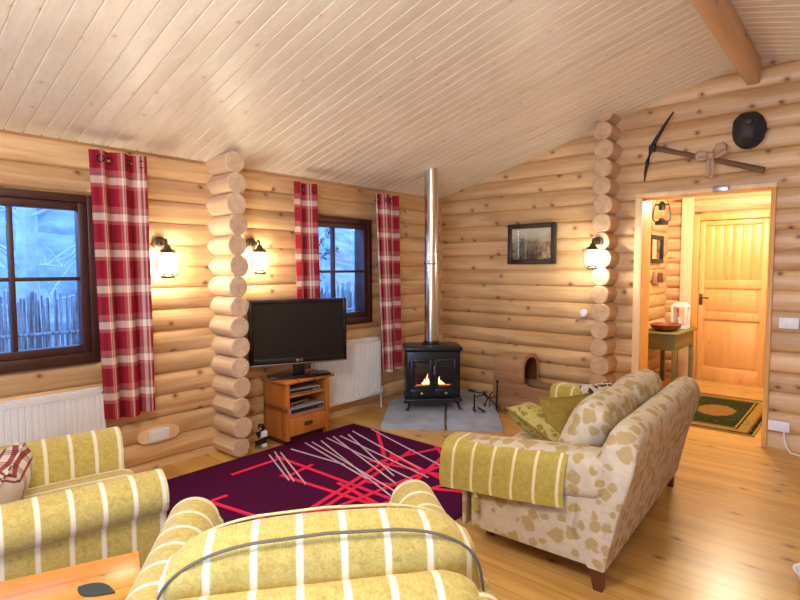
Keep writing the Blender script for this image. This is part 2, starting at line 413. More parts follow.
# hallway
HX, HY, HZ = -2.04, 7.66, 2.42
M_hlogY = wood('hall_log_left', LD, LL, KN, 'y', 1.0, (2.3, 6.25, 'z'), .45, ('z', PG, OG), 0, .05, .09, seed=5)
M_hlogX = wood('hall_log_end', LD, LL, KN, 'x', 1.0, (2.3, 6.25, 'z'), .45, ('z', PG, OG), 0, .05, .09, seed=8)
log_wall('wall_hall_left', 'y', HX, 1, YG+.02, HY, -.01, HZ, PG, OG, [], M_hlogY)
log_wall('wall_hall_back', 'x', HY, -1, HX, -.3, -.01, HZ, PG, OG+.08, [(-1.68, -.86, -.01, 2.06)], M_hlogX, b=.045)
log_wall('wall_hall_right', 'y', -.32, -1, YG+.02, HY, -.01, HZ, PG, OG, [], M_hlogY)
bm = bmesh.new(); box(bm, HX-.1, -.2, YG+.02, HY+.1, HZ, HZ+.05); struct(obj('ceiling_hall', bm, M_ceil, smooth=0))
bm = bmesh.new(); box(bm, -1.84, -1.70, HY-.075, HY-.045, 0, HZ, 0, .004); struct(obj('trim_7', bm, M_trimpale), 'planed pine board beside the hallway door')

# door
root = sempty('door_1'); root.location = (-1.265, HY, 0); root['label'] = 'closed pine panel door at the end of the hallway'
bm = bmesh.new()
for x0, x1, z0, z1 in ((-.435, -.362, 0, 2.09), (.362, .435, 0, 2.09), (-.362, .362, 2.02, 2.09)): box(bm, x0, x1, -.085, .04, z0, z1, 0, .006)
box(bm, -.362, .362, -.08, .06, 0, .010, 0, .003); box(bm, -.43, .43, .0, .03, .0, 2.08)
obj('door_frame', bm, M_trim, root)
bm = bmesh.new(); st = .055
def fr(x0, x1, z0, z1): box(bm, x0, x1, -.055, -.01, z0, z1, 0, .006)
fr(-.36, -.36+.06, .012, 2.015); fr(.30, .36, .012, 2.015)
for z0, z1 in ((.012, .17), (.78, .87), (1.175, 1.28), (1.955, 2.015)): fr(-.302, .302, z0, z1)
for z0, z1 in ((.165, .785), (.865, 1.18), (1.275, 1.96)): box(bm, -.305, .305, -.035, -.015, z0, z1)
for z0, z1 in ((.20, .75), (.895, 1.15)): box(bm, -.27, .27, -.045, -.03, z0, z1, 0, .012)
for i in range(6): box(bm, -.29+i*.097, -.29+i*.097+.092, -.042, -.03, 1.285, 1.95, 0, .005)
leaf = obj('door_leaf', bm, M_door, root)
bm = bmesh.new(); lathe(bm, [(.02, 0), (.022, .008), (.01, .012), (.01, .045)], (-.33, -.055, 1.05), 14, axis='y')
bm.free(); bm = bmesh.new()
tube(bm, [(-.33, -.052, 1.055), (-.33, -.10, 1.055), (-.30, -.105, 1.055), (-.235, -.103, 1.05)], .009, 8); box(bm, -.35, -.31, -.06, -.054, .96, 1.10, 0, .003)
obj('door_handle', bm, M_bronze, leaf)
bm = bmesh.new(); box(bm, -.995, -.88, 5.02, 5.08, 2.052, 2.10, 0, .006)
tag(obj('door_sensor', bm, M_dsteel), 'small grey metal box fixed at the top edge of the hallway opening', 'fitting')

# ------------------------------------------------------------------ windows
def window(name, W, mull, hbar, label):
    y0, y1, z0, z1 = W; root = sempty(name); root.location = (XL, 0, 0); root['label'] = label
    bm = bmesh.new(); f = .05
    for a in ((y0, y0+f, z0, z1), (y1-f, y1, z0, z1), (y0+f, y1-f, z1-f, z1), (y0+f, y1-f, z0, z0+f+.02)):
        box(bm, -.15, .058, a[0], a[1], a[2], a[3], 0, .005)
    obj('window_frame', bm, M_window, root)
    bm = bmesh.new(); s = .05; a0, a1, c0, c1 = y0+f, y1-f, z0+f+.02, z1-f
    for a in ((a0, a0+s, c0, c1), (a1-s, a1, c0, c1), (a0+s, a1-s, c1-s, c1), (a0+s, a1-s, c0, c0+s)):
        box(bm, -.03, .042, a[0], a[1], a[2], a[3], 0, .006)
    obj('sash', bm, M_window, root)
    bm = bmesh.new(); box(bm, -.005, .036, mull-.014, mull+.014, c0+s-.01, c1-s+.01, 0, .003); obj('glazing_bar', bm, M_window, root)
    bm = bmesh.new(); box(bm, -.003, .034, a0+s-.01, a1-s+.01, hbar-.012, hbar+.012, 0, .003); obj('glazing_bar', bm, M_window, root)
    bm = bmesh.new(); box(bm, .013, .017, a0+s-.01, a1-s+.01, c0+s-.01, c1-s+.01); obj('window_pane', bm, M_pane, root)
window('window_1', W1, .86, 1.375, 'dark brown framed window above the long white radiator')
window('window_2', W2, 3.395, 1.405, 'dark brown framed window behind the television')
# patio window behind the camera
root = sempty('window_3'); root.location = (0, BACK_Y, 0)
bm = bmesh.new()
for x in (-1.3, .07, 1.43): box(bm, x, x+.07, -.1, .05, .05, 2.1, 0, .005)
for x0, x1 in ((-1.23, .07), (.14, 1.43)): box(bm, x0, x1, -.1, .05, .05, .13, 0, .005); box(bm, x0, x1, -.1, .05, 2.03, 2.1, 0, .005)
obj('window_frame', bm, M_window, root)
bm = bmesh.new(); box(bm, -1.24, 1.44, -.03, -.024, .1, 2.06); obj('window_pane', bm, M_pane, root)

# ------------------------------------------------------------------ curtains
def curtain(y0t, y1t, y0b, y1b, z0, z1, xc, waves, amp, ph, label, uo):
    root = thing('curtain', label, 'curtain', (xc, (y0t+y1t)/2, z0), 0, 'red plaid curtains')
    cy = (y0t+y1t)/2; nu, nv = 72, 24; bm = bmesh.new(); uvl = {}
    rows = []
    for side in (0, 1):
        g = []
        for j in range(nv+1):
            v = j/nv; z = v*(z1-z0); a = y0b+(y0t-y0b)*v; b_ = y1b+(y1t-y1b)*v
            am = amp*(1.0-.25*v); row = []
            for i in range(nu+1):
                u = i/nu
                th = 2*PI*waves*u+ph
                x = am*math.sin(th)+.25*am*math.sin(2*th+1.3+2*v)+(.007 if side else 0)
                yy = a+(b_-a)*(u+.025*math.sin(2*th))-cy
                vt = bm.verts.new((x, yy, z + (.008*math.sin(6*u+2) if j == 0 else 0)))
                uvl[vt.index if False else id(vt)] = None
                row.append(vt)
            g.append(row)
        rows.append(g)
    width = 3.2*(y1b-y0b)/1.6
    bm.verts.ensure_lookup_table()
    lay = bm.loops.layers.uv.new('UVMap'); cu = {}
    for g in rows:
        for j, row in enumerate(g):
            for i, vt in enumerate(row): cu[vt] = (uo+i/nu*width*.9, z0+j/nv*(z1-z0))
    for s, g in enumerate(rows):
        for j in range(nv):
            for i in range(nu): bm.faces.new((g[j][i], g[j][i+1], g[j+1][i+1], g[j+1][i]))
    A, B = rows
    for j in range(nv):
        for i in (0, nu): bm.faces.new((A[j][i], A[j+1][i], B[j+1][i], B[j][i]))
    for i in range(nu):
        for j in (0, nv): bm.faces.new((A[j][i], A[j][i+1], B[j][i+1], B[j][i]))
    for f in bm.faces:
        for l in f.loops: l[lay].uv = cu[l.vert]
    obj('curtain_fabric', bm, M_plaid, root, smooth=60)
    H = z1-z0-.055
    n = max(2, int(waves*2)-1)
    for i in range(n):
        u = (i+.5)/n
        th = 2*PI*waves*u+ph
        x = amp*.75*math.sin(th)+.25*amp*.75*math.sin(2*th+3.3)
        yy = y0t+(y1t-y0t)*(u+.025*math.sin(2*th))-cy
        bm = bmesh.new(); tube(bm, [(x+.0035+.022*math.cos(t*PI/8)*.55, yy+.022*math.cos(t*PI/8)*.8, H+.022*math.sin(t*PI/8)) for t in range(16)], .0055, 6, True)
        obj('eyelet', bm, M_black, root)
    bm = bmesh.new(); tube(bm, [(xc-.02, y0t+.012, z0+H), (xc-.02, y1t-.012, z0+H)], .006, 10)
    for yy in (y0t+.006, y1t-.006): lathe(bm, [(.003, -.006), (.008, -.003), (.008, .003), (.003, .006)], (xc-.02, yy, z0+H), 12, axis='y')
    yy = (y0t+y1t)/2; tube(bm, [(xc-.02, yy, z0+H), (XL+.03, yy, z0+H)], .007, 8)
    return bm
XC = XL+.165
bm = curtain(1.265, 1.605, 1.305, 1.612, .455, 2.185, XC, 2.5, .040, -.6, 'red plaid curtain at the right edge of the window above the long radiator', .05)
tag(obj('curtain_pole', bm, M_trim), 'short slim pole inside the top of the curtain left of the log stack', 'curtain pole')
bm = curtain(2.825, 3.095, 2.84, 3.12, .62, 2.17, XC, 1.5, .04, .4, 'red plaid curtain just right of the second lit lantern, behind the television', .40)
tag(obj('curtain_pole', bm, M_trim), 'short slim pole inside the top of the curtain behind the television', 'curtain pole')
bm = curtain(3.80, 4.14, 3.90, 4.18, .375, 2.175, XC, 2.0, .038, 1.4, 'red plaid curtain nearest the steel flue, beside the short radiator', .7)
tag(obj('curtain_pole', bm, M_trim), 'short slim pole inside the top of the curtain nearest the flue', 'curtain pole')

# ------------------------------------------------------------------ radiators
def radiator(y0, y1, z0, z1, label):
    root = thing('radiator', label, 'radiator', (XL+.06, (y0+y1)/2, z0), 0, 'white panel radiators')
    w = (y1-y0)/2; h = z1-z0
    bm = bmesh.new()
    prof = []; n = int((2*w-.04)/.034); p = (2*w-.04)/n
    for i in range(n):
        a = -w+.02+i*p
        prof += [(a, .0), (a+p*.18, .0), (a+p*.32, .008), (a+p*.82, .008), (a+p*.96, .0)]
    prof.append((w-.02, 0))
    A = [bm.verts.new((.075+d, yy, .03)) for yy, d in prof]; B = [bm.verts.new((.075+d, yy, h-.035)) for yy, d in prof]
    for i in range(len(prof)-1): bm.faces.new((A[i], A[i+1], B[i+1], B[i]))
    box(bm, .02, .072, -w, w, 0, h-.005, 0, .006); box(bm, .07, .082, -w, w, 0, .032, 0, .004); box(bm, .07, .082, -w, w, h-.037, h-.005, 0, .004)
    box(bm, .07, .082, -w, -w+.022, .01, h-.01, 0, .003); box(bm, .07, .082, w-.022, w, .01, h-.01, 0, .003)
    obj('panel', bm, M_white, root)
    bm = bmesh.new()
    for i in range(int(2*w/.02)): box(bm, .024, .07, -w+.01+i*.02, -w+.016+i*.02, h-.012, h+.0)
    box(bm, .018, .026, -w, w, h-.015, h+.004); box(bm, .07, .084, -w, w, h-.015, h+.004, 0, .003)
    obj('top_grille', bm, M_white, root)
    bm = bmesh.new(); lathe(bm, [(.012, -.0), (.02, .01), (.022, .05), (.016, .06)], (.045, w+.035, .01), 12); tube(bm, [(.045, w-.01, .03), (.045, w+.04, .03)], .01, 8)
    obj('valve', bm, M_plastic, root)
    bm = bmesh.new(); tube(bm, [(.045, w+.035, .012), (.045, w+.035, -z0)], .0075, 8); obj('pipe', bm, M_white, root)
radiator(-.5, 1.305, .16, .66, 'long white panel radiator below the window at the left')
radiator(3.06, 3.925, .15, .735, 'short white panel radiator partly hidden by the television cabinet')

# ------------------------------------------------------------------ lantern wall lamps
def sconce(loc, rz, label):
    """local +x points away from the wall"""
    root = thing('wall_lantern', label, 'wall lamp', loc, rz, 'lit lantern wall lamps')
    bm = bmesh.new(); lathe(bm, [(.04, 0), (.052, .006), (.048, .016), (.03, .022), (.022, .034), (.004, .036)], (0, 0, .24), 20, axis='x'); obj('wall_plate', bm, M_bronze, root)
    bm = bmesh.new()
    pts = [(.03, 0, .24), (.06, 0, .225), (.085, .0, .235), (.10, 0, .262), (.118, 0, .268), (.128, 0, .25), (.13, 0, .225)]
    tube(bm, pts, .007, 8); obj('arm', bm, M_bronze, root)
    cx = .13
    bm = bmesh.new()
    lathe(bm, [(.006, .235), (.02, .225), (.024, .205), (.034, .195), (.05, .178), (.048, .172), (.0, .172)], (cx, 0, 0), 20); obj('cap', bm, M_bronze, root)
    bm = bmesh.new(); lathe(bm, [(.032, .03), (.048, .05), (.056, .085), (.052, .13), (.04, .165), (.034, .174)], (cx, 0, 0), 24, capends=False); obj('glass_globe', bm, M_globe, root)
    bm = bmesh.new(); lathe(bm, [(.0, -.006), (.045, -.004), (.048, .01), (.036, .02), (.034, .03), (.0, .03)], (cx, 0, 0), 20); obj('base', bm, M_bronze, root)
    for s in (-1, 1):
        bm = bmesh.new(); tube(bm, [(cx, s*.034, .008), (cx, s*.068, .018), (cx, s*.078, .07), (cx, s*.074, .14), (cx, s*.058, .185), (cx, s*.02, .2)], .0052, 6); obj('side_tube', bm, M_bronze, root)
    bm = bmesh.new(); tube(bm, [(cx+.055*math.cos(t*PI/10), .055*math.sin(t*PI/10), .10) for t in range(20)], .0025, 6, True); obj('guard_wire', bm, M_bronze, root)
    bm = bmesh.new(); lathe(bm, [(.008, .03), (.014, .04), (.034, .065), (.038, .09), (.028, .125), (.006, .145)], (cx, 0, 0), 16); obj('bulb', bm, M_bulb, root)
    ld = bpy.data.lights.new('lantern_light', 'POINT'); ld.energy = LANT; ld.color = (1.0, .90, .66); ld.shadow_soft_size = .05
    lo = bpy.data.objects.new('lantern_light', ld); COL.objects.link(lo); c, s_ = math.cos(rz), math.sin(rz)
    lo.location = (loc[0]+cx*c, loc[1]+cx*s_, loc[2]+.10)
LANT = 72.0
sconce((-3.815, 1.735, 1.375), 0, 'lit lantern wall lamp right of the tall plaid curtain, left of the log stack')
sconce((-3.815, 2.485, 1.395), 0, 'lit lantern wall lamp just right of the log stack, above the television')
sconce((-1.87, 4.868, 1.425), -PI/2, 'lit lantern wall lamp on the gable log stack, right of the framed picture')

# ------------------------------------------------------------------ sockets and switches
def plate(loc, rz, w, h, label, cat, name, inner):
    root = thing(name, label, cat, loc, rz)
    bm = bmesh.new(); box(bm, -.0, .012, -w/2, w/2, -h/2, h/2, 0, .004); obj('face_plate', bm, M_plastic, root)
    if inner[0][0] < -.035 and loc[0] < -3:
        bm = bmesh.new(); prism(bm, [(px*.15, pz*.055) for px, pz in [(math.copysign(abs(math.cos(2*PI*t/32))**.6, math.cos(2*PI*t/32)), math.copysign(abs(math.sin(2*PI*t/32))**.8, math.sin(2*PI*t/32))) for t in range(32)]], -.03, .0005, 'x'); obj('backing_flat', bm, M_trimpale, root)
    for yy, zz, ww, hh in inner:
        bm = bmesh.new(); box(bm, .011, .017, yy-ww/2, yy+ww/2, zz-hh/2, zz+hh/2, 0, .002); obj('switch', bm, M_plastic, root)
plate((-3.80, 1.69, .245), 0, .145, .085, 'white double socket low on the left wall beside the log stack', 'socket', 'wall_socket', ((-.04, .024, .016, .018), (.04, .024, .016, .018)))
plate((-.452, 5.068, 1.005), -PI/2, .125, .085, 'white light switch right of the hallway opening', 'switch', 'light_switch', ((-.025, 0, .02, .04), (.025, 0, .02, .04)))
plate((-.49, 5.068, .19), -PI/2, .14, .08, 'white double socket near the floor right of the hallway opening', 'socket', 'wall_socket', ((-.04, .02, .016, .016), (.04, .02, .016, .016)))
bm = bmesh.new(); lathe(bm, [(.04, 0), (.04, -.012), (.03, -.022), (.0, -.024)], (0, 0, 0), 20, axis='y')
tag(obj('round_wall_disc', bm, M_plastic, loc=(-2.07, 5.068, .995)), 'round white disc on the logs below the lantern of the gable wall', 'switch')  # plain raised white disc on the log face
bm = bmesh.new(); tube(bm, [(-.455, 5.05, .165), (-.445, 5.0, .12), (-.43, 4.985, .06), (-.40, 4.99, .012), (-.33, 4.97, .01), (-.20, 4.98, .01)], .006, 6)
tag(obj('power_cable', bm, M_plastic), 'white cable hanging from the low socket by the hallway opening', 'cable')

# ------------------------------------------------------------------ television cabinet, devices, television
cx0, cx1, cy0, cy1 = -3.79, -3.475, 2.57, 3.01
root = thing('television_cabinet', 'orange pine cabinet with open shelves and a drawer under the television', 'cabinet', (cx1, (cy0+cy1)/2, 0))
D = cx0-cx1; w = (cy1-cy0)/2
bm = bmesh.new(); box(bm, D-.005, .03, -w-.03, w+.05, .505, .53, 0, .008); obj('top', bm, M_cab, root)
for s in (-1, 1):
    bm = bmesh.new(); y0 = -w if s < 0 else w-.025
    box(bm, D, -.0, y0, y0+.025, .04, .506, 0, .003); box(bm, -.06, 0.006, y0-.004 if s < 0 else y0-.004, y0+.03, .04, .506, 0, .004)
    obj('side_panel', bm, M_cab, root)
bm = bmesh.new(); box(bm, D, D+.012, -w, w, .05, .505); obj('back_panel', bm, M_cab, root)
bm = bmesh.new(); box(bm, D, -.005, -w+.02, w-.02, .385, .402, 0, .002); obj('shelf', bm, M_cab, root)
bm = bmesh.new(); box(bm, D, -.005, -w+.02, w-.02, .222, .238, 0, .002); obj('shelf', bm, M_cab, root)
bm = bmesh.new(); box(bm, -.02, .002, -w+.03, w-.03, .07, .22, 0, .004); dr = obj('drawer', bm, M_cab, root)
bm = bmesh.new(); tube(bm, [(.0, -.03, .15), (.022, -.025, .147), (.024, 0, .143), (.022, .025, .147), (.0, .03, .15)], .005, 8); box(bm, .001, .004, -.045, .045, .135, .165, 0, .001); obj('drawer_handle', bm, M_bronze, dr)
bm = bmesh.new(); box(bm, D+.01, -.06, -w+.01, w-.01, 0, .045); obj('plinth', bm, M_legwood, root)
def device(name, label, cat, y, z, wd, h, dp, xf, rz, mats, slot=True):
    r = thing(name, label, cat, (xf, y, z), rz)
    bm = bmesh.new(); box(bm, -dp, 0, -wd/2, wd/2, 0.002, h, 0, .003); obj('casing', bm, mats[0], r)
    bm = bmesh.new(); box(bm, -.001, .004, -wd/2+.012, wd/2-.012, h*.28, h*.8, 0, .001); obj('front_panel', bm, mats[1], r)
    bm = bmesh.new()
    for i in range(3): lathe(bm, [(.005, 0), (.005, .004)], (.003, wd/2-.03-i*.018, h*.5), 10, axis='x')
    obj('button', bm, M_silver, r)
ymid = (cy0+cy1)/2
device('satellite_box', 'slim silver set top box on the upper shelf of the television cabinet', 'set top box', ymid-.01, .402, .30, .042, .2, cx1-.03, -.12, (M_silver, M_dark))
device('video_player', 'wide silver disc player on the lower shelf of the television cabinet', 'disc player', ymid, .238, .36, .06, .25, cx1-.008, 0, (M_silver, M_dark))
device('disc_player', 'small dark player lying on top of the wide silver disc player', 'disc player', ymid-.04, .298, .22, .035, .18, cx1-.05, .15, (M_dsteel, M_dark))
bm = bmesh.new()
rnd = random.Random(3)
for i in range(7):
    pts = []; a0 = rnd.uniform(0, 6)
    for t in range(14): pts.append((.05*math.cos(a0+t*.9)*(1-.02*t), .045*math.sin(a0+t*.8), .01+.012*i+.009*t+.01*math.sin(t*1.7+a0)))
    tube(bm, pts, .006, 6, mi=0)
box(bm, .0, .05, -.03, .03, .10, .15, 1, .008); box(bm, .02, .06, -.02, .02, .02, .05, 1, .008)
tag(obj('cable_bundle', bm, [M_dark, M_plastic], loc=(-3.60, 2.41, .0)), 'tangle of black leads and plugs between the log stack and the television cabinet', 'cables')

# television (local +x is the screen side)
root = thing('television', 'black flat screen television on the pine cabinet', 'television', (-3.565, 2.775, .53), -math.radians(23.8))
bm = bmesh.new(); W_, z0, z1 = .415, .108, .652
box(bm, -.045, -.0, -W_+.02, W_-.02, z0+.02, z1-.02, 0, .02)
for a in ((-W_, -W_+.042, z0, z1), (W_-.03, W_, z0, z1), (-W_+.04, W_-.028, z1-.035, z1), (-W_+.04, W_-.028, z0, z0+.06)): box(bm, -.035, .014, a[0], a[1], a[2], a[3], 0, .006)
obj('bezel', bm, M_tv, root)
bm = bmesh.new(); box(bm, -.005, .006, -W_+.035, W_-.025, z0+.055, z1-.03); obj('screen', bm, M_screen, root)
bm = bmesh.new(); box(bm, .0145, .0165, -W_+.01, W_-.01, z0+.004, z0+.012, 0, .0008); obj('trim_strip', bm, M_dsteel, root)
bm = bmesh.new(); box(bm, -.04, .0, -.05, .05, .02, z0+.03, 0, .01); obj('neck', bm, M_tv, root)
bm = bmesh.new(); soft(bm, (.10, .26, .011), .011, 12, fn=lambda q, p: (q.x*(1-.25*p.y*p.y)-.01, q.y, q.z+.0125)); obj('foot', bm, M_tv, root)
fc = bpy.data.curves.new('logo_letters', 'FONT'); fc.body = 'LG'; fc.size = .026; fc.extrude = .0006; fc.align_x = 'CENTER'
fo = bpy.data.objects.new('logo_tmp', fc); COL.objects.link(fo)
bpy.context.view_layer.update(); me = bpy.data.meshes.new_from_object(fo.evaluated_get(bpy.context.evaluated_depsgraph_get()))
bpy.data.objects.remove(fo); me.materials.clear(); me.materials.append(M_silver)
lg = bpy.data.objects.new('maker_letters', me); COL.objects.link(lg); lg.parent = root; lg.location = (.0155, .012, z0+.026); lg.rotation_euler = (PI/2, 0, PI/2)
bm = bmesh.new(); lathe(bm, [(.011, 0), (.011, .0015), (.009, .002)], (.0142, -.021, z0+.035), 20, axis='x'); obj('maker_badge', bm, M_silver, root)

# ------------------------------------------------------------------ hearth, stove, flue
def hearth_slab(poly, label):
    bm = bmesh.new(); prism(bm, poly, 0, .05)
    bmesh.ops.subdivide_edges(bm, edges=[e for e in bm.edges if e.calc_length() > .15], cuts=6)
    rr = random.Random(5)
    for v in bm.verts: v.co.x += rr.uniform(-.006, .006); v.co.y += rr.uniform(-.006, .006); v.co.z += (rr.uniform(-.003, .002) if v.co.z > .02 else 0)
    bmesh.ops.triangulate(bm, faces=bm.faces)
    tag(obj('hearth_slab', bm, M_slate, smooth=30), label, 'hearth', 'grey stone hearth slabs')
hearth_slab([(-3.215, 3.40), (-2.775, 3.745), (-3.18, 4.30), (-3.60, 4.78), (-3.74, 4.70), (-3.74, 4.10)], 'grey stone hearth slab left of the joint, under the left half of the stove')
hearth_slab([(-2.755, 3.76), (-2.37, 4.06), (-2.80, 4.62), (-3.10, 5.0), (-3.45, 5.0), (-3.59, 4.80), (-3.165, 4.312)], 'grey stone hearth slab right of the joint, carrying the fire irons')

root = thing('wood_stove', 'black cast iron wood stove with two glazed doors, burning', 'stove', (-3.27, 4.20, .05), PI/4)   # local -y is the front
bm = bmesh.new(); box(bm, -.265, .265, -.155, .17, .11, .575, 0, .012, 3)
bm2 = bmesh.new()
obj('body', bm, M_stove, root)
bm = bmesh.new(); box(bm, -.285, .285, -.185, .185, .575, .622, 0, .018, 3); obj('top_plate', bm, M_stove, root)
bm = bmesh.new(); box(bm, -.28, .28, -.205, .17, .085, .118, 0, .012, 3); obj('base_ledge', bm, M_stove, root)
for s in (-1, 1):
    x0, x1 = (-.225, -.012) if s < 0 else (.012, .225)
    bm = bmesh.new()
    for a in ((x0, x0+.032, .205, .50), (x1-.032, x1, .205, .50), (x0+.03, x1-.03, .465, .50), (x0+.03, x1-.03, .205, .24)): box(bm, a[0], a[1], -.178, -.15, a[2], a[3], 0, .006)
    box(bm, x0, x1, -.172, -.15, .135, .205, 0, .006)
    d = obj('door', bm, M_stove, root)
    bm = bmesh.new(); box(bm, x0+.03, x1-.03, -.168, -.164, .238, .468); obj('door_glass', bm, M_pane, d)
    bm = bmesh.new(); lathe(bm, [(.0, -.026), (.012, -.022), (.014, -.012), (.008, 0)], ((x0+x1)/2+s*.0, -.172, .168), 14, axis='y'); obj('air_knob', bm, M_dsteel, d)
    for zz in (.25, .45):
        bm = bmesh.new(); lathe(bm, [(.01, -.03), (.01, .03)], (x0-.004 if s < 0 else x1+.004, -.165, zz), 10)
        obj('hinge', bm, M_stove, d)
bm = bmesh.new(); tube(bm, [(0, -.178, .44), (0, -.205, .43), (0, -.21, .395), (0, -.205, .36)], .008, 8); obj('door_handle', bm, M_dsteel, root)
bm = bmesh.new(); box(bm, -.205, .205, -.1535, -.1515, .235, .475)
obj('firebox_panel', bm, plain('firebox_black', (.02, .008, .006), .9), root)  # flat near-black panel at the stove front
M_fire = None
def flame_mat():
    m, nt, b = newmat('flame'); b.inputs['Base Color'].default_value = (0.02, .01, 0, 1)
    co = objco(nt); sep = N(nt, 'ShaderNodeSeparateXYZ'); L(nt, co, sep.inputs[0])
    f = math_(nt, 'DIVIDE', math_(nt, 'SUBTRACT', sep.outputs[2], .245), .14)
    c = ramp(nt, f, [(0, (1, .55, .16)), (.35, (1, .72, .38)), (.8, (1, .34, .05)), (1, (.5, .08, .01))])
    L(nt, c, b.inputs['Emission Color']); b.inputs['Emission Strength'].default_value = 2.6
    return m
M_fire = flame_mat(); M_log = plain('charred_log', (.03, .015, .01), .9, bumpy=.5); M_ember = emit('embers', (1, .2, .03), .8)
for xs in ((-.105, -.085, -.06, -.045), (.055, .075, .095)):
    bm = bmesh.new()
    for i, x in enumerate(xs):
        h = [.035, .07, .115, .05][i] if xs[0] < 0 else [.085, .05, .03][i]
        tube(bm, [(x, -.158, .245), (x+.004, -.158, .245+h*.3), (x-.006, -.158, .245+h*.65), (x+.003, -.158, .245+h)], [.010, .0135, .008, .001], 8)
    for v in bm.verts: v.co.y = -.158+(v.co.y+.158)*.35
    obj('flame', bm, M_fire, root)
bm = bmesh.new(); tube(bm, [(-.17, -.159, .246), (-.02, -.159, .25)], .005, 8); tube(bm, [(.03, -.159, .25), (.16, -.159, .245)], .005, 8); obj('ember_bed', bm, M_ember, root)
for sx in (-1, 1):
    for sy in (-1, 1):
        bm = bmesh.new(); x, yq = sx*.235, (-.165 if sy < 0 else .13)
        tube(bm, [(x, yq, .09), (x+sx*.006, yq, .05), (x+sx*.02, yq-.01, .014), (x+sx*.03, yq-.012, .0)], [.022, .014, .012, .02], 10); obj('leg', bm, M_stove, root)
bm = bmesh.new(); lathe(bm, [(.10, .622), (.10, .632), (.082, .638), (.078, .66), (.0, .66)], (.0, .03, 0), 28); obj('flue_collar', bm, M_stove, root)
FX, FY = -3.27-.03*.707, 4.20+.03*.707
zt = roof(FX)+.02
root = thing('flue_pipe', 'shiny stainless steel flue pipe rising from the stove to the ceiling', 'flue', (FX, FY, .71))
bm = bmesh.new(); lathe(bm, [(.071, 0), (.071, .78)], (0, 0, 0), 40); obj('lower_length', bm, M_steel, root)
bm = bmesh.new(); lathe(bm, [(.074, .76), (.077, .765), (.077, .795), (.074, .80)], (0, 0, 0), 40); obj('joint_band', bm, M_steel, root)
bm = bmesh.new(); lathe(bm, [(.069, .78), (.069, zt-.71)], (0, 0, 0), 40); obj('upper_length', bm, M_steel, root)

# fire irons
base = Vector((-2.76, 4.40, .052)); ux = Vector((.75, .66, 0)); uy = Vector((-.66, .75, 0))
def W3d(a, b_, h): return tuple(base+ux*a+uy*b_+Vector((0, 0, h)))
def Wl(a, b_, h): return W3d(a, b_, h)
bm = bmesh.new()
tube(bm, [Wl(.11, .0, .0), Wl(.11, 0, .27)], .009, 8); tube(bm, [Wl(-.11, 0, 0), Wl(-.11, 0, .16)], .008, 8)
tube(bm, [Wl(-.11, 0, .13), Wl(-.03, 0, .15), Wl(.05, 0, .12), Wl(.11, 0, .14)], .007, 8)
for a in (-.11, .11): tube(bm, [Wl(a, -.06, 0.006), Wl(a, 0, .014), Wl(a, .06, .006)], .008, 8)
lathe(bm, [(.002, 0), (.014, .008), (.016, .018), (.012, .03), (.002, .036)], Wl(.11, 0, .265), 12)
tag(obj('fire_iron_stand', bm, M_black), 'low black iron stand holding fire tools on the hearth', 'fire iron stand')
bm = bmesh.new(); tube(bm, [Wl(-.16, -.03, .20), Wl(-.03, -.02, .17), Wl(.09, -.03, .07), Wl(.10, -.035, .045)], .006, 8); tube(bm, [Wl(-.175, -.03, .205), Wl(-.11, -.027, .19)], .011, 8)
tag(obj('fire_poker', bm, M_black), 'black poker lying slanted across the fire iron stand, handle toward the stove', 'poker')
bm = bmesh.new(); tube(bm, [Wl(.06, -.05, .20), Wl(.0, -.06, .11), Wl(-.03, -.07, .06)], .006, 8)
t = bmesh.new(); bmesh.ops.create_cube(t, size=1.0); bmesh.ops.bevel(t, geom=list(t.edges), offset=.12, segments=2, affect='EDGES')
merge(bm, t, 0, Matrix.Translation(base+ux*-.055+uy*-.08+Vector((0, 0, .03))) @ Matrix.Rotation(math.radians(41), 4, 'Z') @ Matrix.Rotation(.5, 4, 'Y') @ Matrix.Diagonal((.08, .07, .012, 1)))
tag(obj('fire_shovel', bm, M_black), 'small black fire shovel leaning with its blade down on the hearth', 'shovel')
bm = bmesh.new(); tube(bm, [Wl(-.02, .03, .18), Wl(.02, .04, .10), Wl(-.0, .05, .015)], .005, 8); tube(bm, [Wl(-.02, .03, .18), Wl(.05, .04, .10), Wl(.045, .05, .015)], .005, 8)
tag(obj('fire_tongs', bm, M_black), 'black fire tongs standing with legs spread behind the shovel', 'tongs')

# ------------------------------------------------------------------ wooden cradle
root = thing('wooden_cradle', 'brown wooden cradle with an arched hood against the gable wall', 'cradle', (-2.36, 4.80, 0))
LX0, LX1, yf, yb = -.46, .62, -.17, .15
for s, yq in ((-1, yf), (1, yb-.02)):
    bm = bmesh.new()
    prism(bm, [(LX0, .06), (LX1, .06), (LX1, .27), (-.06, .285), (-.10, .31), (LX0, .31)], yq, yq+.02, 'y'); obj('side_panel', bm, M_cradle, root)
def arch(y0, y1, zb, zt, n=10):
    r = .11; return [(y0, zb)]+[(y0+r-r*math.cos(a*PI/2/n), zt-r+r*math.sin(a*PI/2/n)) for a in range(n+1)]+[(y1-r+r*math.sin(a*PI/2/n), zt-r+r*math.cos(a*PI/2/n)) for a in range(n+1)]+[(y1, zb)]
bm = bmesh.new()
out, inn = arch(yf, yb, .305, .585), arch(yf+.034, yb-.034, .305, .552)
xs = [LX0, LX0+.004, -.09]
def strip(P, x0, x1, flip=False):
    A = [bm.verts.new((x0, *p)) for p in P]; B = [bm.verts.new((x1, *p)) for p in P]
    for i in range(len(P)-1): bm.faces.new((A[i], A[i+1], B[i+1], B[i]))
    return A, B
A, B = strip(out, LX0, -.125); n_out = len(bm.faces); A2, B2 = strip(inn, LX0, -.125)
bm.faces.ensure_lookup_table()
for f_ in bm.faces[n_out:]: f_.material_index = 1
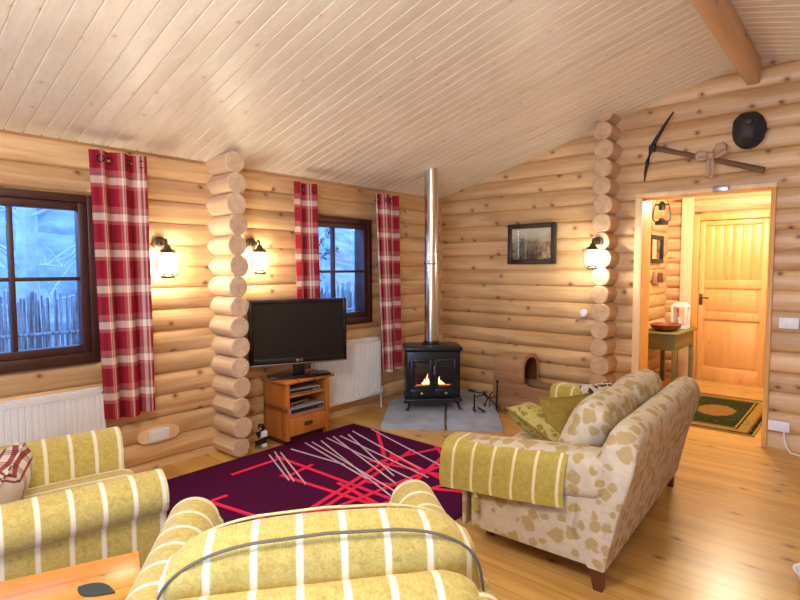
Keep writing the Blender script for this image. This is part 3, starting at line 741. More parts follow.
for i in range(len(out)-1): bm.faces.new((B[i], B[i+1], B2[i+1], B2[i])); bm.faces.new((A[i], A[i+1], A2[i+1], A2[i]))
# round the head-end top corner
for v in bm.verts:
    if v.co.x < LX0+.01 and v.co.z > .45: v.co.z -= .02; v.co.x += .015
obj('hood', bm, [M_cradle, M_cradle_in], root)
bm = bmesh.new(); prism(bm, arch(yf+.012, yb-.012, .06, .56), LX0, LX0+.02, 'x'); obj('head_board', bm, M_cradle, root)
bm = bmesh.new(); box(bm, LX1-.02, LX1, yf, yb, .06, .27); obj('foot_board', bm, M_cradle, root)
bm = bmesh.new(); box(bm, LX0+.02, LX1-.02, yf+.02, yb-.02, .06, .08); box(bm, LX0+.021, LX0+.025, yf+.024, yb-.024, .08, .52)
obj('dark_inside', bm, M_cradle_in, root)  # inner floor and head sheet in a darker brown than the outside
for xq in (LX0+.12, LX1-.12):
    bm = bmesh.new(); prism(bm, [(-.20, .035), (-.12, .012), (0, .0), (.10, .012), (.18, .035), (.13, .075), (-.15, .075)], xq-.015, xq+.015, 'x'); obj('rocker', bm, M_cradle, root)

# ------------------------------------------------------------------ framed picture
def picture_mat():
    m, nt, b = newmat('print_photo'); co = objco(nt)
    sep = N(nt, 'ShaderNodeSeparateXYZ'); L(nt, co, sep.inputs[0])
    n1 = noise(nt, mapping(nt, co, (7, 1, 9)), 1.0, 4, .6); hz = math_(nt, 'ADD', math_(nt, 'MULTIPLY', sep.outputs[2], 3.2), math_(nt, 'MULTIPLY', n1, .55))
    c = ramp(nt, hz, [(.28, srgb(120, 116, 100)), (.40, srgb(176, 170, 152)), (.55, srgb(206, 200, 184)), (.8, srgb(214, 208, 194))])
    bl = noise(nt, mapping(nt, co, (14, 1, 12), (3, 0, 1)), 1.0, 3)
    f = ramp(nt, math_(nt, 'ADD', bl, math_(nt, 'MULTIPLY', sep.outputs[2], 1.3)), [(.36, (1, 1, 1)), (.42, (0, 0, 0))])
    L(nt, mix(nt, f, c, srgb(70, 66, 56)), b.inputs['Base Color']); b.inputs['Roughness'].default_value = .5
    return m
root = thing('framed_picture', 'small framed sepia picture hung on the logs of the gable wall', 'picture', (-2.63, 5.045, 1.683), 0)
bm = bmesh.new(); a, c, f = .27, .208, .05
for q in ((-a+f, a-f, c-f, c), (-a+f, a-f, -c, -c+f), (-a, -a+f, -c, c), (a-f, a, -c, c)): box(bm, q[0], q[1], -.018, .02, q[2], q[3], 0, .006)
obj('picture_frame', bm, plain('dark_frame', srgb(52, 40, 32), .35), root)
bm = bmesh.new(); box(bm, -a+f-.004, a-f+.004, -.004, .004, -c+f-.004, c-f+.004); obj('print', bm, picture_mat(), root)
bm = bmesh.new(); box(bm, -a+f-.004, a-f+.004, -.009, -.007, -c+f-.004, c-f+.004); obj('picture_glass', bm, glassmat('picture_glass', (1, 1, 1), .10), root)

# ------------------------------------------------------------------ pickaxe, bow, hat
root = thing('pickaxe', 'old iron pickaxe with wooden handle hung on the logs above the hallway opening', 'pickaxe', (0, 5.03, 0))
bm = bmesh.new(); hp = [(-1.30, -.03, 2.755), (-1.365, -.03, 2.66), (-1.425, -.03, 2.56), (-1.47, -.03, 2.475), (-1.50, -.03, 2.36), (-1.515, -.03, 2.27), (-1.522, -.03, 2.185)]
tube(bm, hp, [.007, .013, .017, .024, .017, .012, .003], 8)
for v in bm.verts: v.co.y = -.03+(v.co.y+.03)*1.2
lathe(bm, [(.02, -.035), (.034, -.02), (.034, .02), (.022, .03)], (-1.455, -.03, 2.475), 12, axis='y')
obj('pick_head', bm, M_black, root)
bm = bmesh.new(); tube(bm, [(-1.475, -.03, 2.485), (-1.25, -.032, 2.405), (-.95, -.032, 2.30), (-.64, -.03, 2.185)], [.024, .02, .021, .026], 10)
obj('handle', bm, wood('pick_handle', srgb(84, 56, 40), srgb(116, 82, 58), srgb(50, 30, 20), 'x', 1.2, None, .55), root)
M_helm = plain('worn_black_shell', (.014, .013, .014), .6, bumpy=.2, bscale=60)
M_bow = plain('lilac_ribbon', srgb(186, 150, 128), .8, bumpy=.2)
root = thing('ribbon_bow', 'limp grey pink ribbon tied in a bow around the pickaxe handle', 'bow', (-1.0, 4.97, 2.32))
def ribbon(pts, wd, name):
    bm = bmesh.new(); A = []; B = []
    for p, w_ in zip(pts, wd):
        A.append(bm.verts.new((p[0], p[1], p[2]-w_))); B.append(bm.verts.new((p[0], p[1]-.004, p[2]+w_)))
    for i in range(len(pts)-1): bm.faces.new((A[i], A[i+1], B[i+1], B[i]))
    o = obj(name, bm, M_bow, root, smooth=60); md = o.modifiers.new('thick', 'SOLIDIFY'); md.thickness = .006
for s, dz in ((-1, -.01), (1, .035)):
    ribbon([(0, 0, .03), (s*.04, -.025, .05+dz), (s*.09, -.03, .055+dz), (s*.115, -.015, .04+dz*.8), (s*.09, .0, .02+dz*.5), (s*.04, .0, .012), (0, 0, .02)], [.016, .022, .026, .024, .022, .018, .014], 'loop')
bm = bmesh.new(); soft(bm, (.022, .02, .026), .018, 6, mat=Matrix.Translation((0, -.012, .025))); obj('knot', bm, M_bow, root)
for s in (-1, 1):
    bm = bmesh.new(); x = s*.014
    pts = [(x, -.012, .01), (x-.004, -.02, -.05), (x+.004*s, -.014, -.10), (x-.006, -.02, -.15-.01*s)]
    A = [bm.verts.new((p[0]-.014, p[1], p[2])) for p in pts]; B = [bm.verts.new((p[0]+.014, p[1]-.004, p[2])) for p in pts]
    for i in range(3): bm.faces.new((A[i], A[i+1], B[i+1], B[i]))
    o = obj('tail', bm, M_bow, root, smooth=60); md = o.modifiers.new('thick', 'SOLIDIFY'); md.thickness = .005
root = thing('miner_helmet', 'round black miner helmet hung on the logs beside the ridge beam', 'helmet', (-.752, 5.045, 2.51), 0)
bm = bmesh.new()
soft(bm, (.098, .07, .125), .07, 12, puff=(.008, .02, .008), fn=lambda q, p: (q.x*(1-.12*p.z*(p.z < 0)*-1), q.y-.075, q.z)); obj('shell', bm, M_helm, root)
bm = bmesh.new(); tube(bm, [(.105*math.cos(t*PI/14), -.028, .135*math.sin(t*PI/14)) for t in range(28)], .011, 8, True); obj('brim', bm, M_helm, root)
bm = bmesh.new(); lathe(bm, [(.024, 0), (.026, -.012), (.018, -.02), (0, -.02)], (.02, -.158, .035), 14, axis='y'); obj('lamp_bracket', bm, M_black, root)

# ------------------------------------------------------------------ purple rug
RX0, RX1, RY0, RY1 = -3.52, -1.72, 1.25, 3.345
bm = bmesh.new(); box(bm, RX0, RX1, RY0, RY1, 0.0, .012, 0, .004)
def line(a, b_, w_, mi, h):
    a, b_ = Vector((*a, 0)), Vector((*b_, 0)); d = (b_-a).normalized(); n = Vector((-d.y, d.x, 0))*w_/2
    vs = []
    for z in (.008, h):
        for p in (a-n, b_-n, b_+n, a+n): vs.append(bm.verts.new((max(RX0+.006, min(RX1-.006, p.x)), max(RY0+.006, min(RY1-.006, p.y)), z)))
    for f in ((4, 5, 6, 7), (0, 1, 5, 4), (1, 2, 6, 5), (2, 3, 7, 6), (3, 0, 4, 7)):
        try: bm.faces.new([vs[i] for i in f]).material_index = mi
        except ValueError: pass
PINK = [((-3.26, 1.94), (-3.27, 2.36)), ((-3.33, 2.36), (-2.0, 2.38)), ((-3.0, 2.16), (-2.1, 2.26)), ((-2.99, 2.43), (-2.94, 2.17)), ((-3.19, 3.32), (-2.71, 2.9)), ((-2.4, 1.8), (-2.66, 2.93)), ((-2.36, 1.9), (-2.64, 3.15)), ((-2.98, 1.62), (-2.45, 1.72)), ((-2.73, 2.76), (-1.9, 2.95)), ((-2.5, 2.45), (-1.8, 2.80)), ((-2.98, 1.62), (-2.98, 1.74)), ((-2.66, 2.80), (-2.50, 3.33)), ((-2.34, 2.0), (-2.26, 3.1)), ((-2.45, 1.9), (-1.95, 2.55)), ((-2.6, 2.33), (-1.9, 2.23)), ((-2.70, 2.96), (-1.8, 2.76)), ((-2.2, 2.1), (-1.95, 3.2)), ((-2.55, 3.33), (-1.9, 2.85)), ((-2.15, 2.4), (-2.4, 3.3))]
WHITE = [((-3.38, 2.75), (-2.2, 2.47)), ((-3.35, 2.82), (-2.15, 2.39)), ((-3.37, 2.9), (-2.2, 2.68)), ((-3.33, 3.01), (-2.2, 2.79)), ((-3.39, 2.34), (-2.88, 2.14)), ((-3.37, 2.43), (-2.74, 2.17)), ((-3.26, 3.32), (-2.2, 3.0)), ((-3.36, 2.96), (-2.3, 2.57)), ((-3.37, 2.53), (-2.81, 2.58)), ((-3.42, 2.41), (-2.84, 2.15)), ((-3.34, 3.17), (-2.33, 2.87)), ((-3.41, 2.70), (-2.5, 2.50)), ((-3.30, 3.08), (-2.4, 2.66))]
for i, (a, b_) in enumerate(PINK): line(a, b_, .03, 1, .0150+.0001*i)
for i, (a, b_) in enumerate(WHITE): line(a, b_, .009, 2, .0172+.0001*i)
tag(obj('rug', bm, [M_purple, M_pink, M_rwhite], smooth=0), 'dark purple rug with pink and white criss cross lines in front of the television', 'rug')

# ------------------------------------------------------------------ upholstery
def roll_profile(xi, xo, zr, r):
    """arm profile in (x,z): inner face at xi, outer at xo (xo<xi), roll of radius r"""
    cxr, czr = xi-.012-r, zr-r
    P = [(xi, .10), (xi, zr-r*1.1)]
    P += arc(cxr, czr, r, 8, 222, 22)
    P += [(xo+.015, czr-r*.9), (xo+.015, .10)]
    return P
def armchair(label, loc, rz, hi=.335, bw=.37, cox=0.0, cw=.34):
    root = thing('armchair', label, 'armchair', loc, rz, 'striped armchairs')
    M = M_stripe
    # base
    bm = bmesh.new(); soft(bm, (hi+.02, .40, .13), .03, 8, mat=Matrix.Translation((0, -.02, .23))); obj('base', bm, M, root, uv=lambda c, f: (c.x, c.z))
    bm = bmesh.new(); soft(bm, (hi, .37, .06), .05, 12, (0, .02, .012), mat=Matrix.Translation((0, .085, .36))); obj('seat_cushion', bm, M, root, uv=lambda c, f: (c.x+.02, c.y))
    for s in (-1, 1):
        bm = bmesh.new(); P = roll_profile(-hi, -hi-.155, .60, .09)
        yq = [-.40, -.396, -.2, 0, .2, .405, .42, .428]; sc = [.98, 1, 1, 1, 1, 1, .985, .93]
        rows = []
        cx_, cz_ = -hi-.085, .40
        for yy, k in zip(yq, sc):
            rows.append([bm.verts.new((s*-1*(-(cx_+(x-cx_)*k)) if False else (cx_+(x-cx_)*k)*(1 if s < 0 else -1), yy, cz_+(z-cz_)*k)) for x, z in P])
        for A, B in zip(rows, rows[1:]):
            for i in range(len(P)): bm.faces.new((A[i], A[(i+1) % len(P)], B[(i+1) % len(P)], B[i]))
        bm.faces.new(rows[0]); bm.faces.new(rows[-1][::-1])
        ar = obj('arm', bm, M, root, smooth=50, uv=lambda c, f: (c.y+.02, c.z))
        bm = bmesh.new(); tube(bm, [((cx_+(x-cx_)*.985)*(1 if s < 0 else -1), .421, cz_+(z-cz_)*.985) for x, z in P], .003, 6); obj('piping', bm, M_pipe2, ar)
    # back: raked, scrolled over at the top
    bm = bmesh.new()
    zt = .705
    prof = [(-.31, .30), (-.325, .50)]+[(-.405+.07*math.cos(math.radians(a)), zt-.07+.07*math.sin(math.radians(a))) for a in range(20, 211, 14)]+[(-.445, .5), (-.44, .12), (-.38, .10)]
    wv = [bw*k for k in (-1, -.987, -.93, -.81, -.54, 0, .54, .81, .93, .987, 1)]
    rows = []
    for x in wv:
        u = abs(x)/bw; drop = .05*max(0, (u-.76)/.24)**2.2; k = 1-.06*max(0, (u-.9)/.1)
        rows.append([bm.verts.new((x, -.40+(yy+.40)*k, z-drop*max(0, (z-.45)/.33))) for yy, z in prof])
    for A, B in zip(rows, rows[1:]):
        for i in range(len(prof)): bm.faces.new((A[i], A[(i+1) % len(prof)], B[(i+1) % len(prof)], B[i]))
    bm.faces.new(rows[0]); bm.faces.new(rows[-1][::-1])
    bk = obj('backrest', bm, M, root, smooth=50, uv=lambda c, f: (c.x+.03, c.z))
    # loose boxed back cushion with piping
    T = Matrix.Translation((cox, -.255, .570)) @ Matrix.Rotation(math.radians(4), 4, 'X')
    a = (cw, .08, .225)
    def bow(q, p): return (q.x*(1-.05*max(0, p.z)), q.y, q.z-.05*abs(p.x)**3*(p.z > 0)*p.z)
    bm = bmesh.new(); soft(bm, a, .055, 14, (.01, .025, .012), fn=bow, mat=T); bc = obj('back_cushion', bm, M, root, smooth=60, uv=lambda c, f: (c.x+.03, c.z))
    for yy in (-.066, .066):
        bm = bmesh.new(); pts = []
        for t in range(72):
            th = 2*PI*t/72; c, s_ = math.cos(th), math.sin(th); e = .32
            px, pz = math.copysign(abs(c)**e, c), math.copysign(abs(s_)**e, s_)
            x = px*(a[0]-.005); z = pz*(a[2]-(.004 if yy < 0 else .009))
            if abs(px) > .0: z += (.012*(1-px*px) if pz > 0 else -.012*(1-px*px))*abs(pz); x += .01*(1-pz*pz)*math.copysign(1, px)
            x *= 1-.05*max(0, pz); z -= .05*abs(px)**3*max(0, pz)
            pts.append(T @ Vector((x, yy, z)))
        tube(bm, pts, .004, 6, True); obj('piping', bm, M_pipe if yy < 0 else M_pipe2, bc)
    for sx in (-1, 1):
        for sy in (-.36, .34):
            bm = bmesh.new(); lathe(bm, [(.018, 0), (.026, .06), (.03, .11)], (sx*(hi-.01), sy, 0), 12); obj('foot', bm, M_legwood, root)
    return root
armchair('yellow striped armchair at the left wall, seen from its side with a tartan cushion', (-2.65, .627, 0), -math.radians(9), .29, .36)
armchair('yellow striped armchair in the foreground, seen from behind', (-1.252, 1.004, 0), math.radians(52.3), .31, .39, .035, .405)

# cushion on the left armchair
def tartan():
    m, nt, b = newmat('tartan_cushion'); uv = uvco(nt); sep = N(nt, 'ShaderNodeSeparateXYZ'); L(nt, uv, sep.inputs[0])
    def bands(s, ph):
        t = math_(nt, 'FRACT', math_(nt, 'ADD', math_(nt, 'DIVIDE', s, .15), ph))
        return ramp(nt, t, [(0, srgb(232, 226, 218)), (.30, srgb(150, 70, 70)), (.36, srgb(226, 218, 210)), (.44, srgb(150, 60, 66)), (.5, srgb(230, 222, 214)), (.58, srgb(110, 96, 84)), (.64, srgb(232, 226, 216))], 'CONSTANT')
    col = mix(nt, 1.0, bands(sep.outputs[0], 0), bands(sep.outputs[1], .3), 'MULTIPLY')
    L(nt, col, b.inputs['Base Color']); b.inputs['Roughness'].default_value = .9
    return m
def cushion(name, label, cat, loc, rot, a, mat, puff, seam=None, group=None, uv=True, r=.03):
    root = thing(name, label, cat, loc, 0, group, rot)
    bm = bmesh.new()
    def pinch(q, p):
        k = 1-.10*(1-abs(p.x)**2)*abs(p.y)**4*0-.0
        e = max(abs(p.x), abs(p.y)); th = (1-e**5)*.92+.08
        q = q.copy(); q.z *= th
        q.x *= 1-.06*(1-p.y*p.y); q.y *= 1-.06*(1-p.x*p.x)
        return q
    soft(bm, (a[0], a[1], a[2]), a[2]*.5, 14, (0, 0, puff), fn=pinch); obj('cover', bm, mat, root, smooth=60, uv=(lambda c, f: (c.x, c.y)) if uv else None)
    if seam:
        bm = bmesh.new(); pts = []
        n = 18
        for i in range(n): u = -1+2*i/n; pts.append((u*a[0]*.985, -a[1]*.985*(1-.06*(1-u*u)), 0))
        for i in range(n): u = -1+2*i/n; pts.append((a[0]*.985*(1-.06*(1-u*u)), u*a[1]*.985, 0))
        for i in range(n): u = 1-2*i/n; pts.append((u*a[0]*.985, a[1]*.985*(1-.06*(1-u*u)), 0))
        for i in range(n): u = 1-2*i/n; pts.append((-a[0]*.985*(1-.06*(1-u*u)), u*a[1]*.985, 0))
        tube(bm, pts, .006, 6, True); obj('seam_cord', bm, seam, root)
    return root
cushion('cushion', 'white and red tartan cushion on the left armchair', 'cushion', (-2.655, .49, .50), (math.radians(60), 0, math.radians(-22)), (.20, .20, .075), tartan(), .03, None)

# ------------------------------------------------------------------ sofa
SOFA_RZ = math.radians(3.0)
root = thing('sofa', 'two seat floral sofa with loose back cushions, seen from behind its near arm', 'sofa', (-1.205, 3.02, 0), SOFA_RZ)
SL = .77
fuv = None
bm = bmesh.new(); soft(bm, (.335, SL-.015, .16), .02, 8, mat=Matrix.Translation((.0, 0, .265))); obj('base', bm, M_floral, root)
for s, nm in ((-1, 'arm'), (1, 'arm')):
    bm = bmesh.new()
    soft(bm, (.38, .095, .105), .06, 12, (.0, .006, .01), fn=lambda q, p, s=s: (q.x, q.y, q.z+(.10*(q.x-.18) if s < 0 else .03*(q.x-.1))), mat=Matrix.Translation((-.03, s*(SL-.085), .50))); obj(nm, bm, M_floral, root, smooth=60)
    bm = bmesh.new(); soft(bm, (.012, .078, .15), .011, 8, mat=Matrix.Translation((-.375, s*(SL-.095), .25))); obj('arm_front', bm, M_floral, root, smooth=60)
# back: raked panel with rounded top corners
bm = bmesh.new()
prof = [(.19, .25), (.22, .45), (.30, .64)]+[(.395+.07*math.cos(math.radians(a)), .685+.07*math.sin(math.radians(a))) for a in range(170, -1, -17)]+[(.452, .58), (.395, .35), (.345, .105), (.27, .105)]
BL = SL-.012
ys_ = [-BL, -BL+.006, -BL+.03, -BL+.08, -BL+.16, -BL+.35, 0, BL-.35, BL-.16, BL-.08, BL-.03, BL-.006, BL]
rows = []
for yy in ys_:
    e = BL-abs(yy); drop = .075*max(0, 1-e/.12)**2.0
    k = .93 if e < .003 else (.985 if e < .02 else 1)
    rows.append([bm.verts.new((.30+(x-.30)*k, yy, z-drop*max(0, (z-.45)/.29))) for x, z in prof])
for A, B in zip(rows, rows[1:]):
    for i in range(len(prof)): bm.faces.new((A[i], A[(i+1) % len(prof)], B[(i+1) % len(prof)], B[i]))
bm.faces.new(rows[0]); bm.faces.new(rows[-1][::-1])
obj('backrest', bm, M_floral, root, smooth=50)
for s in (-1, 1):
    bm = bmesh.new(); soft(bm, (.30, .288, .07), .05, 12, (0, 0, .02), mat=Matrix.Translation((-.09, s*.288, .375))); obj('seat_cushion', bm, M_floral, root, smooth=60)
for s in (-1, 1):
    T = Matrix.Translation((.155, s*.288, .612)) @ Matrix.Rotation(math.radians(24), 4, 'Y')
    bm = bmesh.new(); soft(bm, (.085, .288, .185), .07, 14, (.035, .008, .02), mat=T); obj('back_cushion', bm, M_floral, root, smooth=60)
for sx in (-1, 1):
    for sy in (-1, 1):
        bm = bmesh.new(); c = (sx*.30, sy*(SL-(.05 if sx > 0 else .2)))
        prism(bm, [(-.03, -.03), (.03, -.03), (.03, .03), (-.03, .03)], 0, .115)
        for v in bm.verts:
            k = .62 if v.co.z < .05 else 1.0
            v.co.x = c[0]+v.co.x*k+(sx*.012 if v.co.z < .05 else 0); v.co.y = c[1]+v.co.y*k
        obj('leg', bm, M_legwood, root, smooth=20)

# throws: a cloth laid over each arm
def throw(label, x0, x1, path, tassel=None, peak=None, skew=None, tilt=.10):
    root = thing('throw_blanket', label, 'throw', (-1.205, 3.02, 0), SOFA_RZ, 'striped throws on the sofa arms')
    bm = bmesh.new(); nx = 26; uvd = {}
    arcl = [0]
    for a, b_ in zip(path, path[1:]): arcl.append(arcl[-1]+math.hypot(b_[0]-a[0], b_[1]-a[1]))
    g = []
    for th in (0, .010):
        rows = []
        for k, (yy, zz) in enumerate(path):
            a = path[max(k-1, 0)]; b_ = path[min(k+1, len(path)-1)]; d = Vector((b_[0]-a[0], b_[1]-a[1])).normalized(); nn = (-d.y, d.x)
            row = []
            for i in range(nx+1):
                u = i/nx; x = x0+(x1-x0)*u
                wob = .004*math.sin(9*u*3+k)+.006*math.sin(u*7+k*.5)
                dz = peak(u, k/len(path)) if peak else 0
                zz2 = zz+dz+tilt*(x-.18)+(skew(u, k/len(path)) if skew else 0)
                v = bm.verts.new((x+.006*math.sin(k*.9), yy+nn[0]*(th+wob*.6), zz2+nn[1]*(th+abs(wob)*.6)))
                uvd[v] = (x, arcl[k]); row.append(v)
            rows.append(row)
        g.append(rows)
    for rows in g:
        for A, B in zip(rows, rows[1:]):
            for i in range(nx): bm.faces.new((A[i], A[i+1], B[i+1], B[i]))
    for k in range(len(path)-1):
        for i in (0, nx): bm.faces.new((g[0][k][i], g[0][k+1][i], g[1][k+1][i], g[1][k][i]))
    for i in range(nx):
        for k in (0, len(path)-1): bm.faces.new((g[0][k][i], g[0][k][i+1], g[1][k][i+1], g[1][k][i]))
    lay = bm.loops.layers.uv.new('UVMap')
    for f in bm.faces:
        for l in f.loops: l[lay].uv = uvd[l.vert]
    obj('cloth', bm, M_throw, root, smooth=60)
    if tassel:
        x, yy, zz = tassel; bm = bmesh.new()
        lathe(bm, [(.004, .045), (.006, .02), (.013, .012), (.010, .0), (.018, -.05), (.016, -.052)], (x, yy, zz), 12); obj('tassel', bm, M_throw, root, uv=lambda c, f: (c.x, c.z))
n_in, n_out = -(SL-.19), -(SL+.014)
pth = [(n_in+.055, .494), (n_in+.012, .50), (n_in, .56)] + [(n_in-.035+.035*math.cos(math.radians(a)), .572+.036*math.sin(math.radians(a))) for a in range(20, 91, 23)] + [(n_out+.05, .608), (n_out+.02, .598), (n_out-.004, .57), (n_out-.012, .53), (n_out-.014, .47), (n_out-.016, .42), (n_out-.017, .385), (n_out-.017, .36)]
pth = [(a, b_) for a, b_ in pth]
throw('yellow striped throw hanging over the near arm of the sofa', -.49, .175, pth[::-1] if False else pth, (-.27, n_out-.03, .29))
pth2 = [(SL+.02, .44), (SL+.016, .52), (SL+.002, .585), (SL-.03, .608), (SL-.14, .612), (SL-.175, .598), (SL-.197, .56), (SL-.203, .50), (SL-.206, .46), (SL-.21, .40)]
throw('yellow striped throw covering the far arm of the sofa, one corner pointing up', -.46, .16, pth2, None, lambda u, t: (.13*max(0, (u-.62)/.38)**1.5 if .2 < t < .55 else .0), tilt=.03)

# sofa cushions
cushion('cushion', 'olive cushion with small floral sprigs lying on the sofa seat beside the near throw', 'cushion', (-1.36, 2.76, .55), (math.radians(-10), math.radians(30), math.radians(8)), (.185, .185, .05), M_floralcush, .025, M_olive, 'small sofa cushions', False)
cushion('cushion', 'plain olive velvet cushion propped against the nearest back cushion of the sofa', 'cushion', (-1.20, 2.80, .57), (0, math.radians(66), math.radians(-28)), (.165, .17, .045), M_olive, .022, M_olive, 'small sofa cushions', False)
M_dkcush = floral('dark_white_print', srgb(200, 188, 180), srgb(52, 36, 36), srgb(84, 64, 60), 24, .5)
cushion('cushion', 'small dark and white patterned cushion by the far arm of the sofa', 'cushion', (-1.27, 3.42, .57), (0, math.radians(60), math.radians(-25)), (.13, .14, .045), M_dkcush, .02, None, 'small sofa cushions', False)

# ------------------------------------------------------------------ side table with leaf coaster
ta = math.radians(-21)
root = thing('side_table', 'orange pine side table between the two striped armchairs', 'table', (-1.865, .75, 0), ta)   # origin at the visible corner
bm = bmesh.new(); box(bm, 0.0, .27, -.60, 0.0, .435, .465, 0, .008, 2); obj('table_top', bm, M_table, root)
bm = bmesh.new(); box(bm, .03, .24, -.57, -.03, .35, .436); obj('apron', bm, M_cab, root)
for x in (.045, .225):
    for yy in (-.555, -.045):
        bm = bmesh.new(); box(bm, x-.018, x+.018, yy-.018, yy+.018, 0, .36, 0, .003); obj('leg', bm, M_cab, root)
bm = bmesh.new()
lf = []
for i in range(16):
    t = i/15; lf.append((.13*t-.06, .032*math.sin(PI*t**.8)))
for i in range(14, 0, -1):
    t = i/15; lf.append((.13*t-.06, -.032*math.sin(PI*t**.8)))
prism(bm, lf, 0, .006)
o = obj('leaf_coaster', bm, M_leaf, loc=(-1.725, .56, .4655)); o.rotation_euler = (0, 0, math.radians(30))
tag(o, 'dark green leaf shaped coaster on the pine side table', 'coaster')

# ------------------------------------------------------------------ hallway things
root = thing('hall_table', 'small green painted console table in the hallway', 'table', (-1.77, 6.86, 0))
bm = bmesh.new(); box(bm, -.20, .21, -.44, .44, .678, .70, 0, .005); obj('table_top', bm, M_green, root)
bm = bmesh.new(); box(bm, -.18, .18, -.40, .40, .50, .678, 0, .003); obj('apron', bm, M_green, root)
for x in (-.16, .16):
    for yy in (-.38, .38):
        bm = bmesh.new(); box(bm, x-.022, x+.022, yy-.022, yy+.022, 0, .51, 0, .003); obj('leg', bm, M_green, root)
root = thing('wooden_tray', 'red brown wooden tray bowl on the green hallway table', 'tray', (-1.765, 6.72, .70))
bm = bmesh.new()
for (k, z) in (): pass
pr = [(.0, .0), (.09, .0), (.13, .03), (.15, .075), (.14, .078), (.118, .035), (.085, .012), (.0, .012)]
lathe(bm, pr, (0, 0, 0.001), 28, capends=False)
for v in bm.verts: v.co.x *= 1.12; v.co.y *= 1.5
obj('bowl', bm, M_tray, root)
root = thing('candle_lantern', 'white wooden candle lantern behind the tray on the hallway table', 'lantern', (-1.70, 7.08, .70))
bm = bmesh.new(); box(bm, -.09, .09, -.09, .09, 0, .03, 0, .004); obj('base', bm, M_white, root)
for x in (-.075, .075):
    for yy in (-.075, .075):
        bm = bmesh.new(); box(bm, x-.012, x+.012, yy-.012, yy+.012, .03, .26, 0, .002); obj('post', bm, M_white, root)
bm = bmesh.new(); prism(bm, [(-.095, .26), (.095, .26), (.05, .31), (-.05, .31)], -.09, .09, 'y'); obj('roof', bm, M_white, root)
bm = bmesh.new(); lathe(bm, [(.03, .03), (.03, .14), (.0, .14)], (0, 0, 0), 14); obj('candle', bm, M_white, root)

root = thing('hurricane_lantern', 'black hurricane lantern hung on the hallway log wall', 'lantern', (-1.87, 6.82, 1.94), math.radians(-74))
M_hg = glassmat('hurricane_glass', (1, .98, .92), .10)
bm = bmesh.new(); lathe(bm, [(.0, .0), (.072, .0), (.075, .03), (.06, .045), (.03, .06), (.03, .075), (.0, .075)], (0, 0, 0), 18); obj('fuel_tank', bm, M_black, root)
bm = bmesh.new(); lathe(bm, [(.03, .075), (.05, .10), (.05, .14), (.03, .175)], (0, 0, 0), 18, capends=False); obj('glass_chimney', bm, M_hg, root)
bm = bmesh.new(); lathe(bm, [(.0, .17), (.036, .175), (.036, .215), (.042, .23), (.03, .255), (.012, .275), (.0, .278)], (0, 0, 0), 18); obj('hood', bm, M_black, root)
for s in (-1, 1):
    bm = bmesh.new(); tube(bm, [(0, s*.06, .03), (0, s*.092, .06), (0, s*.094, .13), (0, s*.082, .19), (0, s*.074, .235), (0, s*.035, .24)], .0085, 8); obj('side_tube', bm, M_black, root)
bm = bmesh.new(); tube(bm, [(0, -.074, .235), (-.02, -.05, .30), (-.05, 0, .325), (-.02, .05, .30), (0, .074, .235)], .003, 6); tube(bm, [(-.05, 0, .325), (-.075, -.10, .325)], .004, 6); obj('bail', bm, M_black, root)
root = thing('mirror', 'dark framed mirror on the hallway logs below the hurricane lantern', 'mirror', (-2.0, 7.04, 1.66), 0)
bm = bmesh.new()
for a in ((-.26, -.21, -.17, .17), (.21, .26, -.17, .17), (-.21, .21, .12, .17), (-.21, .21, -.17, -.12)): box(bm, -.0, .035, a[0], a[1], a[2], a[3], 0, .006)
obj('mirror_frame', bm, M_black, root)
bm = bmesh.new(); box(bm, .004, .014, -.215, .215, -.125, .125); obj('mirror_glass', bm, plain('mirror_silver', (.9, .88, .84), .05, 1.0), root)
root = thing('key_box', 'small brown wooden key box low on the hallway logs', 'key box', (-2.005, 7.12, 1.31))
bm = bmesh.new(); box(bm, 0, .05, -.13, .13, -.075, .075, 0, .005); obj('case', bm, M_cradle, root)
bm = bmesh.new(); box(bm, .049, .058, -.11, .11, -.055, .055, 0, .003); obj('lid', bm, M_cradle_in, root)

